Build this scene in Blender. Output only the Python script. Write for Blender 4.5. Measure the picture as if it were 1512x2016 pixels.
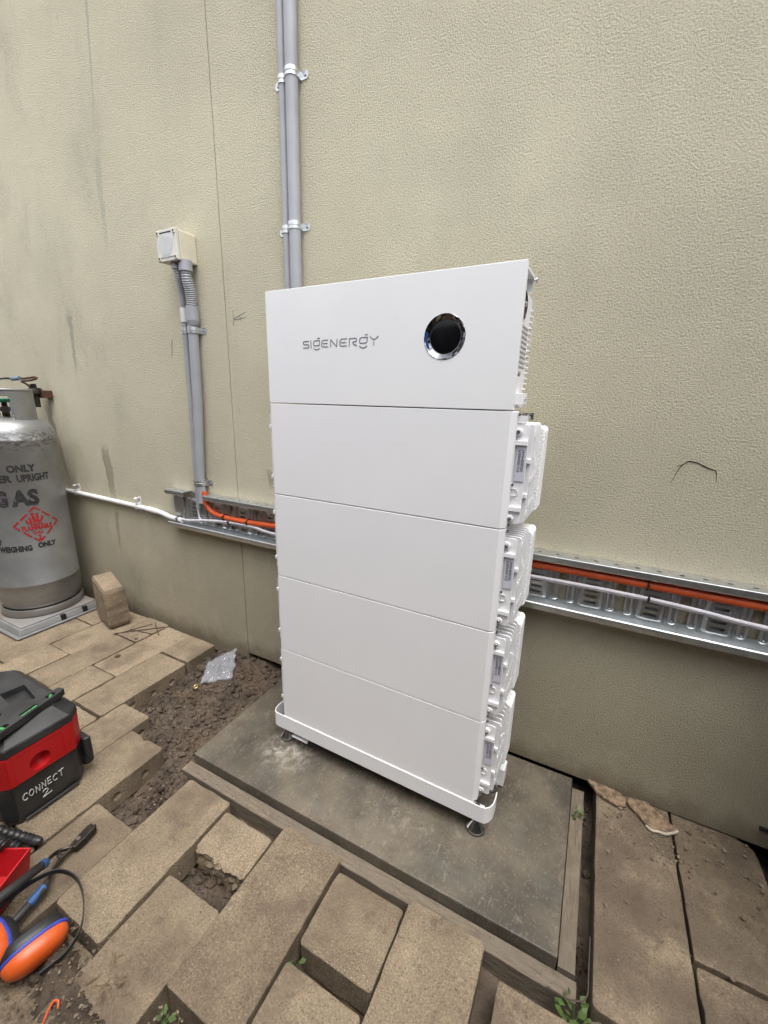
import bpy, bmesh, math, random
from mathutils import Vector, Matrix, noise as mnoise

S = bpy.context.scene
for o in list(bpy.data.objects):
    bpy.data.objects.remove(o, do_unlink=True)
COL = S.collection

# ------------------------------------------------------------------ camera
cam = bpy.data.cameras.new('camera')
cam.sensor_fit = 'VERTICAL'
cam.sensor_height = 36.0
cam.lens = 36.0 * 820.73 / 2016.0
cam.clip_start = 0.02
cam.clip_end = 500
cam_ob = bpy.data.objects.new('camera', cam)
COL.objects.link(cam_ob)
YAW, PITCH, ROLL = -0.4657, -0.2613, 0.0251
fw = Vector((math.sin(YAW) * math.cos(PITCH), math.cos(YAW) * math.cos(PITCH), math.sin(PITCH)))
rt = fw.cross(Vector((0, 0, 1))).normalized()
up = rt.cross(fw)
r2 = rt * math.cos(ROLL) + up * math.sin(ROLL)
u2 = -rt * math.sin(ROLL) + up * math.cos(ROLL)
m = Matrix((r2, u2, -fw)).transposed().to_4x4()
m.translation = Vector((0.8662, -1.3228, 1.2231))
cam_ob.matrix_world = m
S.camera = cam_ob

# ------------------------------------------------------------------ sky, sun, exposure
W = bpy.data.worlds.new('World')
S.world = W
W.use_nodes = True
wn = W.node_tree
wn.nodes.clear()
SUN_EL, SUN_AZ = math.radians(72), math.radians(130)      # azimuth of the sun seen from the place, from +Y clockwise
sky = wn.nodes.new('ShaderNodeTexSky')
sky.sky_type = 'NISHITA'
sky.sun_disc = False
sky.sun_elevation = SUN_EL
sky.sun_rotation = SUN_AZ
sky.air_density = 1.0
sky.dust_density = 4.0
sky.ozone_density = 1.0
hsv = wn.nodes.new('ShaderNodeHueSaturation')             # overcast: the cloud sheet takes most of the blue out
hsv.inputs['Saturation'].default_value = 0.18
bg = wn.nodes.new('ShaderNodeBackground')
bg.inputs['Strength'].default_value = 0.15
wo = wn.nodes.new('ShaderNodeOutputWorld')
wn.links.new(sky.outputs[0], hsv.inputs['Color'])
wn.links.new(hsv.outputs[0], bg.inputs['Color'])
wn.links.new(bg.outputs[0], wo.inputs['Surface'])
sl = bpy.data.lights.new('sun', 'SUN')
sl.energy = 0.6
sl.angle = math.radians(45)
sl.color = (1.0, 0.97, 0.93)
sun = bpy.data.objects.new('sun', sl)
COL.objects.link(sun)
sd = Vector((math.sin(SUN_AZ) * math.cos(SUN_EL), math.cos(SUN_AZ) * math.cos(SUN_EL), math.sin(SUN_EL)))
sun.rotation_euler = (-sd).to_track_quat('-Z', 'Y').to_euler()
sun.location = sd * 20
S.view_settings.view_transform = 'Standard'
S.view_settings.look = 'None'
S.view_settings.exposure = 1.52
S.view_settings.gamma = 1.0
S.view_settings.use_curve_mapping = False
S.render.engine = 'CYCLES'
S.render.resolution_x = 768
S.render.resolution_y = 1024

R = random.Random(11)

# ------------------------------------------------------------------ material helpers
class Mat:
    def __init__(s, name):
        s.m = bpy.data.materials.new(name)
        s.m.use_nodes = True
        s.t = s.m.node_tree
        s.b = s.t.nodes['Principled BSDF']
        s.co = None
    def n(s, typ, **kw):
        nd = s.t.nodes.new(typ)
        for k, v in kw.items():
            setattr(nd, k, v)
        return nd
    def put(s, sock, v):
        if v is None:
            return
        if hasattr(v, 'links') or isinstance(v, bpy.types.NodeSocket):
            s.t.links.new(v, sock)
        else:
            if isinstance(v, (tuple, list)) and len(v) == 3 and sock.type == 'RGBA':
                v = (*v, 1)
            sock.default_value = v
    def obco(s):
        if not s.co:
            s.co = s.n('ShaderNodeTexCoord').outputs['Object']
        return s.co
    def wpos(s):
        return s.n('ShaderNodeNewGeometry').outputs['Position']
    def math(s, op, a, b=0.0, c=0.0, clamp=False):
        nd = s.n('ShaderNodeMath', operation=op, use_clamp=clamp)
        for i, v in enumerate((a, b, c)):
            if i < len(nd.inputs):
                s.put(nd.inputs[i], v)
        return nd.outputs[0]
    def xyz(s, v):
        nd = s.n('ShaderNodeSeparateXYZ')
        s.t.links.new(v, nd.inputs[0])
        return nd.outputs
    def map(s, v, scale=(1, 1, 1), loc=(0, 0, 0)):
        nd = s.n('ShaderNodeMapping')
        s.t.links.new(v, nd.inputs[0])
        nd.inputs['Scale'].default_value = scale
        nd.inputs['Location'].default_value = loc
        return nd.outputs[0]
    def noise(s, scale, detail=4, rough=.55, vec=None, dist=0):
        nd = s.n('ShaderNodeTexNoise')
        s.t.links.new(vec if vec is not None else s.obco(), nd.inputs['Vector'])
        nd.inputs['Scale'].default_value = scale
        nd.inputs['Detail'].default_value = detail
        nd.inputs['Roughness'].default_value = rough
        nd.inputs['Distortion'].default_value = dist
        return nd.outputs[0]
    def voro(s, scale, vec=None, feature='F1', out='Distance'):
        nd = s.n('ShaderNodeTexVoronoi', feature=feature)
        s.t.links.new(vec if vec is not None else s.obco(), nd.inputs['Vector'])
        nd.inputs['Scale'].default_value = scale
        return nd.outputs[out]
    def sstep(s, v, a, b):
        nd = s.n('ShaderNodeMapRange', interpolation_type='SMOOTHSTEP')
        s.put(nd.inputs['Value'], v)
        nd.inputs['From Min'].default_value = a
        nd.inputs['From Max'].default_value = b
        return nd.outputs[0]
    def mix(s, f, a, b, mode='MIX'):
        nd = s.n('ShaderNodeMix', data_type='RGBA', blend_type=mode)
        s.put(nd.inputs[0], f)
        s.put(nd.inputs[6], a)
        s.put(nd.inputs[7], b)
        return nd.outputs[2]
    def rnd(s):
        return s.n('ShaderNodeObjectInfo').outputs['Random']
    def bump(s, h, strength=.5, dist=.002, prev=None):
        nd = s.n('ShaderNodeBump')
        s.put(nd.inputs['Height'], h)
        nd.inputs['Strength'].default_value = strength
        nd.inputs['Distance'].default_value = dist
        if prev:
            s.t.links.new(prev, nd.inputs['Normal'])
        return nd.outputs[0]
    def out(s, color=None, rough=.5, metal=0, normal=None, spec=None, coat=None, alpha=None):
        s.put(s.b.inputs['Base Color'], color)
        s.put(s.b.inputs['Roughness'], rough)
        s.put(s.b.inputs['Metallic'], metal)
        if normal is not None:
            s.put(s.b.inputs['Normal'], normal)
        if spec is not None:
            s.put(s.b.inputs['Specular IOR Level'], spec)
        if coat is not None:
            s.put(s.b.inputs['Coat Weight'], coat)
        if alpha is not None:
            s.put(s.b.inputs['Alpha'], alpha)
        return s.m

def plain(name, c1, c2=None, scale=25, rough=.5, metal=0, bump=0, bscale=None, bdist=.001, spec=None, coat=None):
    M = Mat(name)
    c2 = c2 or tuple(x * .82 for x in c1)
    f = M.sstep(M.noise(scale, 5), .3, .7)
    nrm = M.bump(M.noise(bscale or scale * 4, 4), bump, bdist) if bump else None
    rg = M.math('ADD', M.math('MULTIPLY', M.noise(scale * 2, 3), .16), rough - .08)
    return M.out(M.mix(f, c2, c1), rg, metal, nrm, spec, coat)

# ------------------------------------------------------------------ geometry helpers
ORG = {}
def spl(pts, n=8):
    """Catmull-Rom through pts"""
    P = [Vector(p) for p in pts]
    if len(P) < 3:
        return P
    Q = [2 * P[0] - P[1]] + P + [2 * P[-1] - P[-2]]
    out = []
    for i in range(1, len(Q) - 2):
        a, b, c, d = Q[i - 1], Q[i], Q[i + 1], Q[i + 2]
        for k in range(n):
            t = k / n
            out.append(.5 * ((2 * b) + (c - a) * t + (2 * a - 5 * b + 4 * c - d) * t * t + (3 * b - a - 3 * c + d) * t ** 3))
    out.append(P[-1].copy())
    return out

class B:
    def __init__(s):
        s.v, s.f, s.sm = [], [], []
    def add(s, vs, fs, smooth=False, M=None):
        k = len(s.v)
        for v in vs:
            v = Vector(v)
            s.v.append(M @ v if M else v)
        for f in fs:
            s.f.append([k + i for i in f])
            s.sm.append(smooth)
        return s
    def box(s, x0, x1, y0, y1, z0, z1, M=None):
        vs = [(x, y, z) for z in (z0, z1) for y in (y0, y1) for x in (x0, x1)]
        return s.add(vs, [(0, 2, 3, 1), (4, 5, 7, 6), (0, 1, 5, 4), (2, 6, 7, 3), (0, 4, 6, 2), (1, 3, 7, 5)], False, M)
    def prism(s, poly, z0, z1, M=None, top=None):
        n = len(poly)
        tp = top or poly
        vs = [(x, y, z0) for x, y in poly] + [(x, y, z1) for x, y in tp]
        fs = [tuple(range(n - 1, -1, -1)), tuple(range(n, 2 * n))]
        fs += [(i, (i + 1) % n, n + (i + 1) % n, n + i) for i in range(n)]
        return s.add(vs, fs, False, M)
    def loft(s, rings, M=None, smooth=False, cap=True):
        n = len(rings[0])
        vs = [v for r in rings for v in r]
        fs = []
        for j in range(len(rings) - 1):
            for i in range(n):
                a = j * n + i
                b = j * n + (i + 1) % n
                fs.append((a, b, b + n, a + n))
        k = len(s.v)
        s.add(vs, fs, smooth, M)
        if cap:
            s.f.append([k + i for i in range(n - 1, -1, -1)]); s.sm.append(False)
            s.f.append([k + (len(rings) - 1) * n + i for i in range(n)]); s.sm.append(False)
        return s
    def tube(s, pts, r, n=10, M=None, cap=True, flat=1.0, upv=None):
        P = [Vector(p) for p in pts]
        rr = r if isinstance(r, (list, tuple)) else [r] * len(P)
        rings = []
        ref = None
        for i, p in enumerate(P):
            t = (P[min(i + 1, len(P) - 1)] - P[max(i - 1, 0)]).normalized()
            if ref is None:
                ref = Vector(upv) if upv else (Vector((0, 0, 1)) if abs(t.z) < .9 else Vector((1, 0, 0)))
            if upv:
                ref = Vector(upv)
            a = (ref - t * ref.dot(t)).normalized()
            b = t.cross(a)
            if not upv:
                ref = a
            rings.append([p + (a * math.cos(2 * math.pi * k / n) + b * math.sin(2 * math.pi * k / n) * flat) * rr[i] for k in range(n)])
        return s.loft(rings, M, True, cap)
    def strap(s, pts, w, th, upv, M=None):
        """flat band: w along upv, th across"""
        P = [Vector(p) for p in pts]
        rings = []
        for i, p in enumerate(P):
            t = (P[min(i + 1, len(P) - 1)] - P[max(i - 1, 0)]).normalized()
            a = Vector(upv)
            a = (a - t * a.dot(t)).normalized()
            b = t.cross(a)
            rings.append([p + a * (w / 2) * x + b * (th / 2) * y for x, y in ((-1, -1), (1, -1), (1, 1), (-1, 1))])
        return s.loft(rings, M, False)
    def lathe(s, prof, c=(0, 0, 0), n=32, axis=None, M=None, smooth=True):
        c = Vector(c)
        if axis is not None:
            q = Vector((0, 0, 1)).rotation_difference(Vector(axis)).to_matrix()
        else:
            q = Matrix.Identity(3)
        rings = [[c + q @ Vector((r * math.cos(2 * math.pi * k / n), r * math.sin(2 * math.pi * k / n), z)) for k in range(n)] for r, z in prof]
        return s.loft(rings, M, smooth, True)
    def cyl(s, p0, p1, r, n=14, r2=None, M=None):
        p0, p1 = Vector(p0), Vector(p1)
        return s.lathe([(r, 0), (r if r2 is None else r2, (p1 - p0).length)], p0, n, p1 - p0, M)
    def obj(s, name, mat, parent=None, origin=None, bevel=0, seg=2, tf=None, autosm=True):
        o0 = ORG.get(parent.name) if parent else None
        if o0 is None:
            o0 = Vector(origin) if origin is not None else Vector((0, 0, 0))
        vs = [(tf(v) if tf else v) - o0 for v in s.v]
        me = bpy.data.meshes.new(name)
        me.from_pydata(vs, [], s.f)
        me.polygons.foreach_set('use_smooth', s.sm)
        bmm = bmesh.new()
        bmm.from_mesh(me)
        bmesh.ops.recalc_face_normals(bmm, faces=bmm.faces)
        bmm.to_mesh(me)
        bmm.free()
        if autosm and any(s.sm):
            me.set_sharp_from_angle(angle=math.radians(40))
        return link(name, me, mat, parent, o0, bevel, seg)

def link(name, me, mat, parent=None, o0=None, bevel=0, seg=2):
    ob = bpy.data.objects.new(name, me)
    COL.objects.link(ob)
    me.materials.clear()
    me.materials.append(mat)
    if parent:
        ob.parent = parent
        ORG[ob.name] = ORG[parent.name]
    else:
        ob.location = o0
        ORG[ob.name] = Vector(o0)
    if bevel:
        b = ob.modifiers.new('bevel', 'BEVEL')
        b.width = bevel
        b.segments = seg
        b.limit_method = 'ANGLE'
        b.angle_limit = math.radians(35)
    return ob

def tag(o, label, cat, group=None):
    o['label'] = label
    o['category'] = cat
    if group:
        o['group'] = group
    return o

def thing(name, label, cat, loc=(0, 0, 0), group=None):
    e = bpy.data.objects.new(name, None)
    e.empty_display_size = .05
    COL.objects.link(e)
    e.location = loc
    ORG[e.name] = Vector(loc)
    return tag(e, label, cat, group)

def struct(o, kind='structure'):
    o['kind'] = kind
    return o

def copy_tree(o, off, parent=None):
    c = o.copy()
    COL.objects.link(c)
    if parent:
        c.parent = parent
    else:
        c.location = o.location + Vector(off)
    for ch in list(o.children):
        copy_tree(ch, off, c)
    ORG[c.name] = ORG[o.name] + Vector(off)
    return c

def eval_mesh(ob, kill=True):
    bpy.context.view_layer.update()
    dg = bpy.context.evaluated_depsgraph_get()
    me = bpy.data.meshes.new_from_object(ob.evaluated_get(dg))
    if kill:
        d = ob.data
        bpy.data.objects.remove(ob, do_unlink=True)
    return me

def shape2d(loops, depth):
    """plate with real holes in the XY plane, thickness depth; verts, faces"""
    cu = bpy.data.curves.new('plate', 'CURVE')
    cu.dimensions = '2D'
    cu.fill_mode = 'BOTH'
    cu.extrude = depth / 2
    for lp in loops:
        sp = cu.splines.new('POLY')
        sp.points.add(len(lp) - 1)
        for i, (x, y) in enumerate(lp):
            sp.points[i].co = (x, y, 0, 1)
        sp.use_cyclic_u = True
    ob = bpy.data.objects.new('plate', cu)
    COL.objects.link(ob)
    me = eval_mesh(ob)
    vs = [v.co.copy() for v in me.vertices]
    fs = [tuple(p.vertices) for p in me.polygons]
    bpy.data.meshes.remove(me)
    return vs, fs

def text2d(txt, size, fat=0.0, space=1.0):
    cu = bpy.data.curves.new('text', 'FONT')
    cu.body = txt
    cu.size = size
    cu.offset = fat
    cu.space_character = space
    cu.resolution_u = 3
    ob = bpy.data.objects.new('text', cu)
    COL.objects.link(ob)
    me = eval_mesh(ob)
    vs = [v.co.copy() for v in me.vertices]
    fs = [tuple(p.vertices) for p in me.polygons]
    bpy.data.meshes.remove(me)
    return vs, fs

def cut(ob, cutters):
    """take cutter shapes out of a finished mesh object, for good"""
    for c in cutters:
        md = ob.modifiers.new('cut', 'BOOLEAN')
        md.operation = 'DIFFERENCE'
        md.object = c
        md.solver = 'EXACT'
    mats = list(ob.data.materials)
    me = eval_mesh(ob, kill=False)
    ob.modifiers.clear()
    ob.data = me
    for c in cutters:
        bpy.data.objects.remove(c, do_unlink=True)

def ell(cx, cy, rx, ry, n=12):
    return [(cx + rx * math.cos(2 * math.pi * k / n), cy + ry * math.sin(2 * math.pi * k / n)) for k in range(n)]

def rrect(x0, x1, y0, y1, r, n=3):
    out = []
    for cx, cy, a0 in ((x1 - r, y1 - r, 0), (x0 + r, y1 - r, 90), (x0 + r, y0 + r, 180), (x1 - r, y0 + r, 270)):
        for k in range(n + 1):
            a = math.radians(a0 + 90 * k / n)
            out.append((cx + r * math.cos(a), cy + r * math.sin(a)))
    return out

def fbm(x, y, z, o=4):
    return mnoise.fractal(Vector((x, y, z)), .6, 2.1, o)

# ------------------------------------------------------------------ materials
def mk_wall():
    M = Mat('textured_render')
    co = M.obco()
    x, y, z = M.xyz(co)
    big = M.sstep(M.noise(1.1, 4), .35, .7)
    c = M.mix(big, (.570, .530, .402), (.612, .568, .430))
    green = M.sstep(M.noise(2.3, 3, vec=M.map(co, (1, 1, .8), (4, 2, 7))), .52, .75)
    c = M.mix(M.math('MULTIPLY', green, .35), c, (.43, .42, .32))
    # rain-washed grime: noise drawn out down the wall
    gr = M.sstep(M.noise(5, 5, .6, vec=M.map(co, (2.2, 1, .22))), .55, .8)
    c = M.mix(M.math('MULTIPLY', gr, .14), c, (.30, .28, .22))
    grain = M.noise(205, 5, .68, dist=.15)
    hollow_shade = M.sstep(grain, .56, .36)  # darkens hollows of the grain: relief shade painted into the colour
    c = M.mix(M.math('MULTIPLY', hollow_shade, M.math('ADD', M.math('MULTIPLY', M.noise(1.7, 4), .5), .22)), c, (.33, .295, .200))
    # soot-like grime in cloudy patches, thickest towards the gas bottles
    so_f = M.math('MULTIPLY', M.sstep(M.noise(3.1, 7, .72, vec=M.map(co, (1.3, 1, .7), (6, 1, 2))), .47, .68), M.sstep(M.math('ADD', x, M.math('MULTIPLY', M.noise(1.4, 2), .8)), -.2, -1.0))
    c = M.mix(M.math('MULTIPLY', M.math('MULTIPLY', so_f, M.sstep(M.noise(48, 5, .75), .30, .62)), .34), c, (.275, .255, .205))
    scr = M.math('MULTIPLY', M.sstep(M.noise(26, 6, .75, vec=M.map(co, (1.6, 1, .5), (1, 8, 3))), .63, .71), M.sstep(x, -.45, -.9))
    c = M.mix(M.math('MULTIPLY', scr, .42), c, (.20, .19, .16))
    wob = M.math('SUBTRACT', M.noise(9, 4, .7), .5)
    fine = M.noise(60, 4, .7)
    def streak(c, x0, z0, x1, z1, w0, w1, col, amt, rough=.05):
        t = M.math('DIVIDE', M.math('SUBTRACT', z, z0), z1 - z0)
        cx = M.math('ADD', M.math('MULTIPLY', t, x1 - x0), x0)
        w = M.math('ADD', M.math('MULTIPLY', t, w1 - w0), w0)
        d = M.math('ABSOLUTE', M.math('SUBTRACT', M.math('ADD', x, M.math('MULTIPLY', wob, rough)), cx))
        f = M.sstep(M.math('DIVIDE', d, w), 1.15, .75)
        f = M.math('MULTIPLY', f, M.math('MULTIPLY', M.sstep(M.math('ADD', t, M.math('MULTIPLY', M.math('SUBTRACT', fine, .5), .5)), -.06, .12), M.sstep(M.math('ADD', t, M.math('MULTIPLY', M.math('SUBTRACT', fine, .5), .5)), 1.02, .55)))
        f = M.math('MULTIPLY', f, M.sstep(fine, .22, .5))
        return M.mix(M.math('MULTIPLY', f, amt), c, col)
    c = streak(c, -1.485, .95, -1.455, .60, .035, .022, (.24, .20, .145), .62, .10)
    c = streak(c, -1.462, .60, -1.485, .30, .020, .006, (.24, .20, .145), .55, .08)
    c = streak(c, -1.500, .93, -1.49, .72, .008, .006, (.24, .20, .145), .5, .03)
    c = streak(c, -1.985, 1.16, -1.90, .72, .035, .020, (.25, .215, .16), .7, .12)
    c = streak(c, -1.945, 1.05, -1.87, .66, .020, .008, (.25, .215, .16), .55, .05)
    c = streak(c, -1.140, 2.90, -1.225, 2.22, .010, .004, (.24, .24, .23), .45, .03)
    c = streak(c, -1.225, 2.22, -1.24, 1.80, .020, .012, (.30, .31, .28), .4, .05)
    c = streak(c, -1.62, 1.62, -1.64, 1.25, .022, .006, (.20, .21, .19), .5, .06)
    c = streak(c, -0.86, 1.46, -.875, 1.37, .004, .003, (.12, .11, .10), .7, .01)
    c = streak(c, -.335, .93, -.33, .84, .018, .012, (.20, .17, .12), .5, .03)
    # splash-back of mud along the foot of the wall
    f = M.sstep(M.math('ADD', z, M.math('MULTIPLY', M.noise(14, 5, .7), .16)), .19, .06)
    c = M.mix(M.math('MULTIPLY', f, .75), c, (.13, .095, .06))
    mud_shade = M.math('MULTIPLY', M.sstep(M.math('ADD', z, M.math('MULTIPLY', M.noise(4.5, 6, .7), .45)), .92, .38), M.sstep(M.noise(9, 6, .7), .12, .5))  # taller brown band: part splashed soil, part shade painted into the wall colour
    c = M.mix(M.math('MULTIPLY', mud_shade, .46), c, (.225, .185, .125))
    sp = M.math('MULTIPLY', M.sstep(M.voro(16), .075, .03), M.sstep(M.noise(3.3, 2), .56, .66))
    c = M.mix(M.math('MULTIPLY', sp, .6), c, (.12, .11, .09))
    n1 = M.bump(M.math('MULTIPLY', grain, M.math('ADD', M.math('MULTIPLY', M.noise(2.6, 5, .6), 1.3), .45)), 1.0, .0072)
    n1 = M.bump(M.noise(4, 2), .25, .02, n1)
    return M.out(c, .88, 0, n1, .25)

def mk_paver():
    M = Mat('sandy_concrete_paver')
    co = M.wpos()
    rn = M.rnd()
    v = M.n('ShaderNodeVectorMath', operation='ADD')
    M.t.links.new(co, v.inputs[0])
    cb = M.n('ShaderNodeCombineXYZ')
    M.t.links.new(M.math('MULTIPLY', rn, 31), cb.inputs[0])
    M.t.links.new(M.math('MULTIPLY', rn, 17), cb.inputs[1])
    M.t.links.new(cb.outputs[0], v.inputs[1])
    p = v.outputs[0]
    a = M.sstep(M.noise(7, 5, .6, vec=p), .32, .68)
    c = M.mix(a, (.178, .137, .095), (.275, .217, .150))
    c = M.mix(M.math('MULTIPLY', rn, .65), c, (.34, .270, .185))
    # aggregate: light and dark grains
    g = M.noise(260, 3, .65, vec=p)
    c = M.mix(M.math('MULTIPLY', M.sstep(g, .53, .64), .62), c, (.46, .375, .25))
    c = M.mix(M.math('MULTIPLY', M.sstep(g, .46, .33), .70), c, (.080, .058, .038))
    g2 = M.noise(95, 4, .75, vec=M.map(p, (1, 1, 1), (8, 3, 1)))
    c = M.mix(M.math('MULTIPLY', M.sstep(g2, .63, .72), .55), c, (.50, .42, .29))
    c = M.mix(M.math('MULTIPLY', M.sstep(g2, .35, .27), .6), c, (.06, .045, .03))
    # trodden-in soil, in patches of its own
    d = M.sstep(M.noise(3.6, 7, .66, vec=M.map(co, (1, 1, 1), (3, 1, 0))), .46, .66)
    c = M.mix(M.math('MULTIPLY', d, .66), c, (.120, .090, .064))
    d2 = M.sstep(M.noise(19, 6, .72, vec=p), .55, .70)
    c = M.mix(M.math('MULTIPLY', d2, .50), c, (.100, .074, .052))
    oc = M.n('ShaderNodeObjectInfo').outputs['Color']
    od = M.math('MULTIPLY', M.xyz(oc)[0], M.sstep(M.noise(6.5, 6, .68, vec=M.map(co, (1, 1, 1), (1, 7, 0))), .25, .58))  # per-paver darkening: soil, and shade painted over the right-hand pavers
    c = M.mix(M.math('MULTIPLY', od, .8), c, (.098, .074, .053))
    h = M.math('ADD', g, M.math('MULTIPLY', d2, -.35))
    nr = M.bump(h, .9, .0042)
    return M.out(c, .9, 0, nr, .2)

def mk_slab():
    M = Mat('steel_trowelled_concrete')
    co = M.wpos()
    a = M.sstep(M.noise(5, 6, .62, vec=co), .30, .70)
    c = M.mix(a, (.056, .047, .036), (.145, .121, .089))
    b = M.sstep(M.noise(9, 5, .6, vec=M.map(co, (1, 1, 1), (5, 9, 0))), .48, .7)
    c = M.mix(M.math('MULTIPLY', b, .45), c, (.098, .096, .080))
    s = M.noise(60, 5, .75, vec=M.map(co, (1, .35, 1), (0, 0, 0)), dist=1.5)
    c = M.mix(M.math('MULTIPLY', M.sstep(s, .55, .68), .42), c, (.26, .225, .170))
    c = M.mix(M.math('MULTIPLY', M.sstep(M.noise(150, 4, .7, vec=co), .56, .70), .40), c, (.29, .25, .195))
    c = M.mix(M.math('MULTIPLY', M.sstep(M.noise(85, 4, .7, vec=M.map(co, (1, 1, 1), (2, 2, 0))), .44, .30), .5), c, (.045, .041, .034))
    x, y, z = M.xyz(co)
    # drilling dust kicked about beside the left foot
    dd = M.math('SQRT', M.math('ADD', M.math('POWER', M.math('SUBTRACT', x, .03), 2), M.math('MULTIPLY', M.math('POWER', M.math('SUBTRACT', y, -.385), 2), 1.8)))
    f = M.math('MULTIPLY', M.sstep(dd, .15, .01), M.sstep(M.noise(34, 7, .78, vec=co, dist=.3), .42, .66))
    c = M.mix(M.math('MULTIPLY', f, .62), c, (.50, .47, .42))
    d3 = M.math('SQRT', M.math('ADD', M.math('POWER', M.math('SUBTRACT', x, .50), 2), M.math('MULTIPLY', M.math('POWER', M.math('SUBTRACT', y, -.36), 2), 3)))
    f2 = M.math('MULTIPLY', M.sstep(d3, .3, .05), M.sstep(M.noise(18, 6, .72, vec=M.map(co, (1, 1, 1), (7, 0, 0)), dist=1), .5, .68))
    c = M.mix(M.math('MULTIPLY', f2, .3), c, (.42, .37, .29))
    n1 = M.bump(M.noise(70, 5, .6, vec=co), .22, .0025)
    n1 = M.bump(M.noise(9, 2, vec=co), .25, .01, n1)
    rg = M.math('ADD', M.math('MULTIPLY', M.noise(7, 4, vec=co), .35), .40)
    return M.out(c, rg, 0, n1, .4)

def mk_soil():
    M = Mat('dug_soil')
    co = M.wpos()
    a = M.sstep(M.noise(9, 6, .65, vec=co), .3, .7)
    c = M.mix(a, (.052, .040, .031), (.130, .100, .075))
    r = M.sstep(M.noise(4.5, 4, .6, vec=M.map(co, (1, 1, 1), (2, 6, 0))), .5, .7)
    c = M.mix(M.math('MULTIPLY', r, .5), c, (.125, .080, .052))
    c = M.mix(M.math('MULTIPLY', M.sstep(M.noise(130, 3, vec=co), .6, .75), .5), c, (.20, .16, .115))
    h = M.math('ADD', M.noise(120, 5, .7, vec=co), M.voro(55, vec=co))
    return M.out(c, .95, 0, M.bump(h, .9, .006), .15)

def mk_galv():
    M = Mat('galvanised_steel')
    co = M.obco()
    sp = M.xyz(M.voro(70, out='Color'))[0]
    c = M.mix(M.math('MULTIPLY', sp, .5), (.66, .68, .69), (.46, .48, .49))
    c = M.mix(M.math('MULTIPLY', M.sstep(M.noise(25, 5, .7), .5, .75), .5), c, (.36, .365, .365))
    rg = M.math('ADD', M.math('MULTIPLY', M.noise(30, 4), .25), .25)
    return M.out(c, rg, .95, M.bump(M.noise(140, 3), .08, .001))

def mk_cyl():
    M = Mat('silver_paint_scuffed')
    co = M.obco()
    x, y, z = M.xyz(co)
    a = M.sstep(M.noise(6, 4), .3, .7)
    c = M.mix(a, (.26, .263, .263), (.34, .345, .345))
    sc = M.noise(30, 6, .75, vec=M.map(co, (1, 1, 2.6)), dist=.8)
    band = M.math('ADD', M.math('MULTIPLY', M.sstep(M.math('ABSOLUTE', M.math('SUBTRACT', z, .945)), .09, .01), .16), M.math('MULTIPLY', M.sstep(M.math('ABSOLUTE', M.math('SUBTRACT', z, .13)), .06, .01), .08))
    f = M.sstep(M.math('ADD', sc, band), .64, .72)
    c = M.mix(M.math('MULTIPLY', f, .8), c, (.10, .10, .098))
    f2 = M.sstep(M.math('ADD', M.noise(42, 6, .75, vec=M.map(co, (1, 1, 2), (3, 3, 3))), band), .70, .76)
    c = M.mix(M.math('MULTIPLY', f2, .7), c, (.62, .62, .60))
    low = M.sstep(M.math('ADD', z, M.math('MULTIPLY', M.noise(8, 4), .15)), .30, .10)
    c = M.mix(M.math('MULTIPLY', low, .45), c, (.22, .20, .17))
    # overspray of purple paint where the G has been painted out
    d = M.math('SQRT', M.math('ADD', M.math('POWER', M.math('SUBTRACT', y, -.148), 2), M.math('POWER', M.math('SUBTRACT', z, .655), 2)))
    pu = M.math('MULTIPLY', M.sstep(M.math('ADD', d, M.math('MULTIPLY', M.noise(35, 4), .03)), .065, .03), M.sstep(x, 0, .05))
    c = M.mix(M.math('MULTIPLY', pu, .55), c, (.22, .12, .25))
    sm = M.math('MULTIPLY', M.sstep(M.voro(24), .10, .05), M.sstep(M.noise(7, 2, vec=M.map(co, (1, 1, 1), (9, 1, 4))), .55, .65))
    c = M.mix(M.math('MULTIPLY', sm, .5), c, (.13, .13, .13))
    rg = M.math('ADD', M.math('MULTIPLY', M.noise(20, 4), .2), .30)
    return M.out(c, rg, .65, M.bump(M.noise(30, 5, .6), .10, .003))

def mk_white():
    M = Mat('white_powder_coat')
    c = M.mix(M.sstep(M.noise(2.5, 3), .35, .7), (.775, .775, .795), (.81, .81, .82))
    sm = M.math('MULTIPLY', M.sstep(M.noise(5, 6, .72, vec=M.map(M.obco(), (1, 1, 1), (1, 3, 2))), .58, .80), .30)
    c = M.mix(sm, c, (.60, .57, .54))
    n1 = M.bump(M.noise(700, 2), .10, .0006)
    return M.out(c, .48, 0, n1, .4)

def mk_foam():
    M = Mat('white_bead_foam')
    e = M.voro(110, feature='DISTANCE_TO_EDGE')
    c = M.mix(M.sstep(e, .0, .09), (.74, .75, .76), (.93, .935, .94))
    pit = M.sstep(M.voro(75, vec=M.map(M.obco(), (1, 1, 1), (.3, .2, .1))), .16, .08)
    c = M.mix(M.math('MULTIPLY', pit, .4), c, (.35, .37, .38))
    return M.out(c, .8, 0, M.bump(M.math('MULTIPLY', e, 3), .4, .002), .2)

def mk_timber(name, c1, c2, c3, st=(1, 8, 8)):
    M = Mat(name)
    co = M.wpos()
    g = M.noise(18, 6, .65, vec=M.map(co, st))
    c = M.mix(M.sstep(g, .35, .68), c1, c2)
    d = M.sstep(M.noise(16, 6, .7, vec=co), .42, .60)
    c = M.mix(M.math('MULTIPLY', d, .75), c, c3)
    return M.out(c, .85, 0, M.bump(M.math('ADD', g, M.noise(120, 4, vec=co)), .6, .003), .2)

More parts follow.
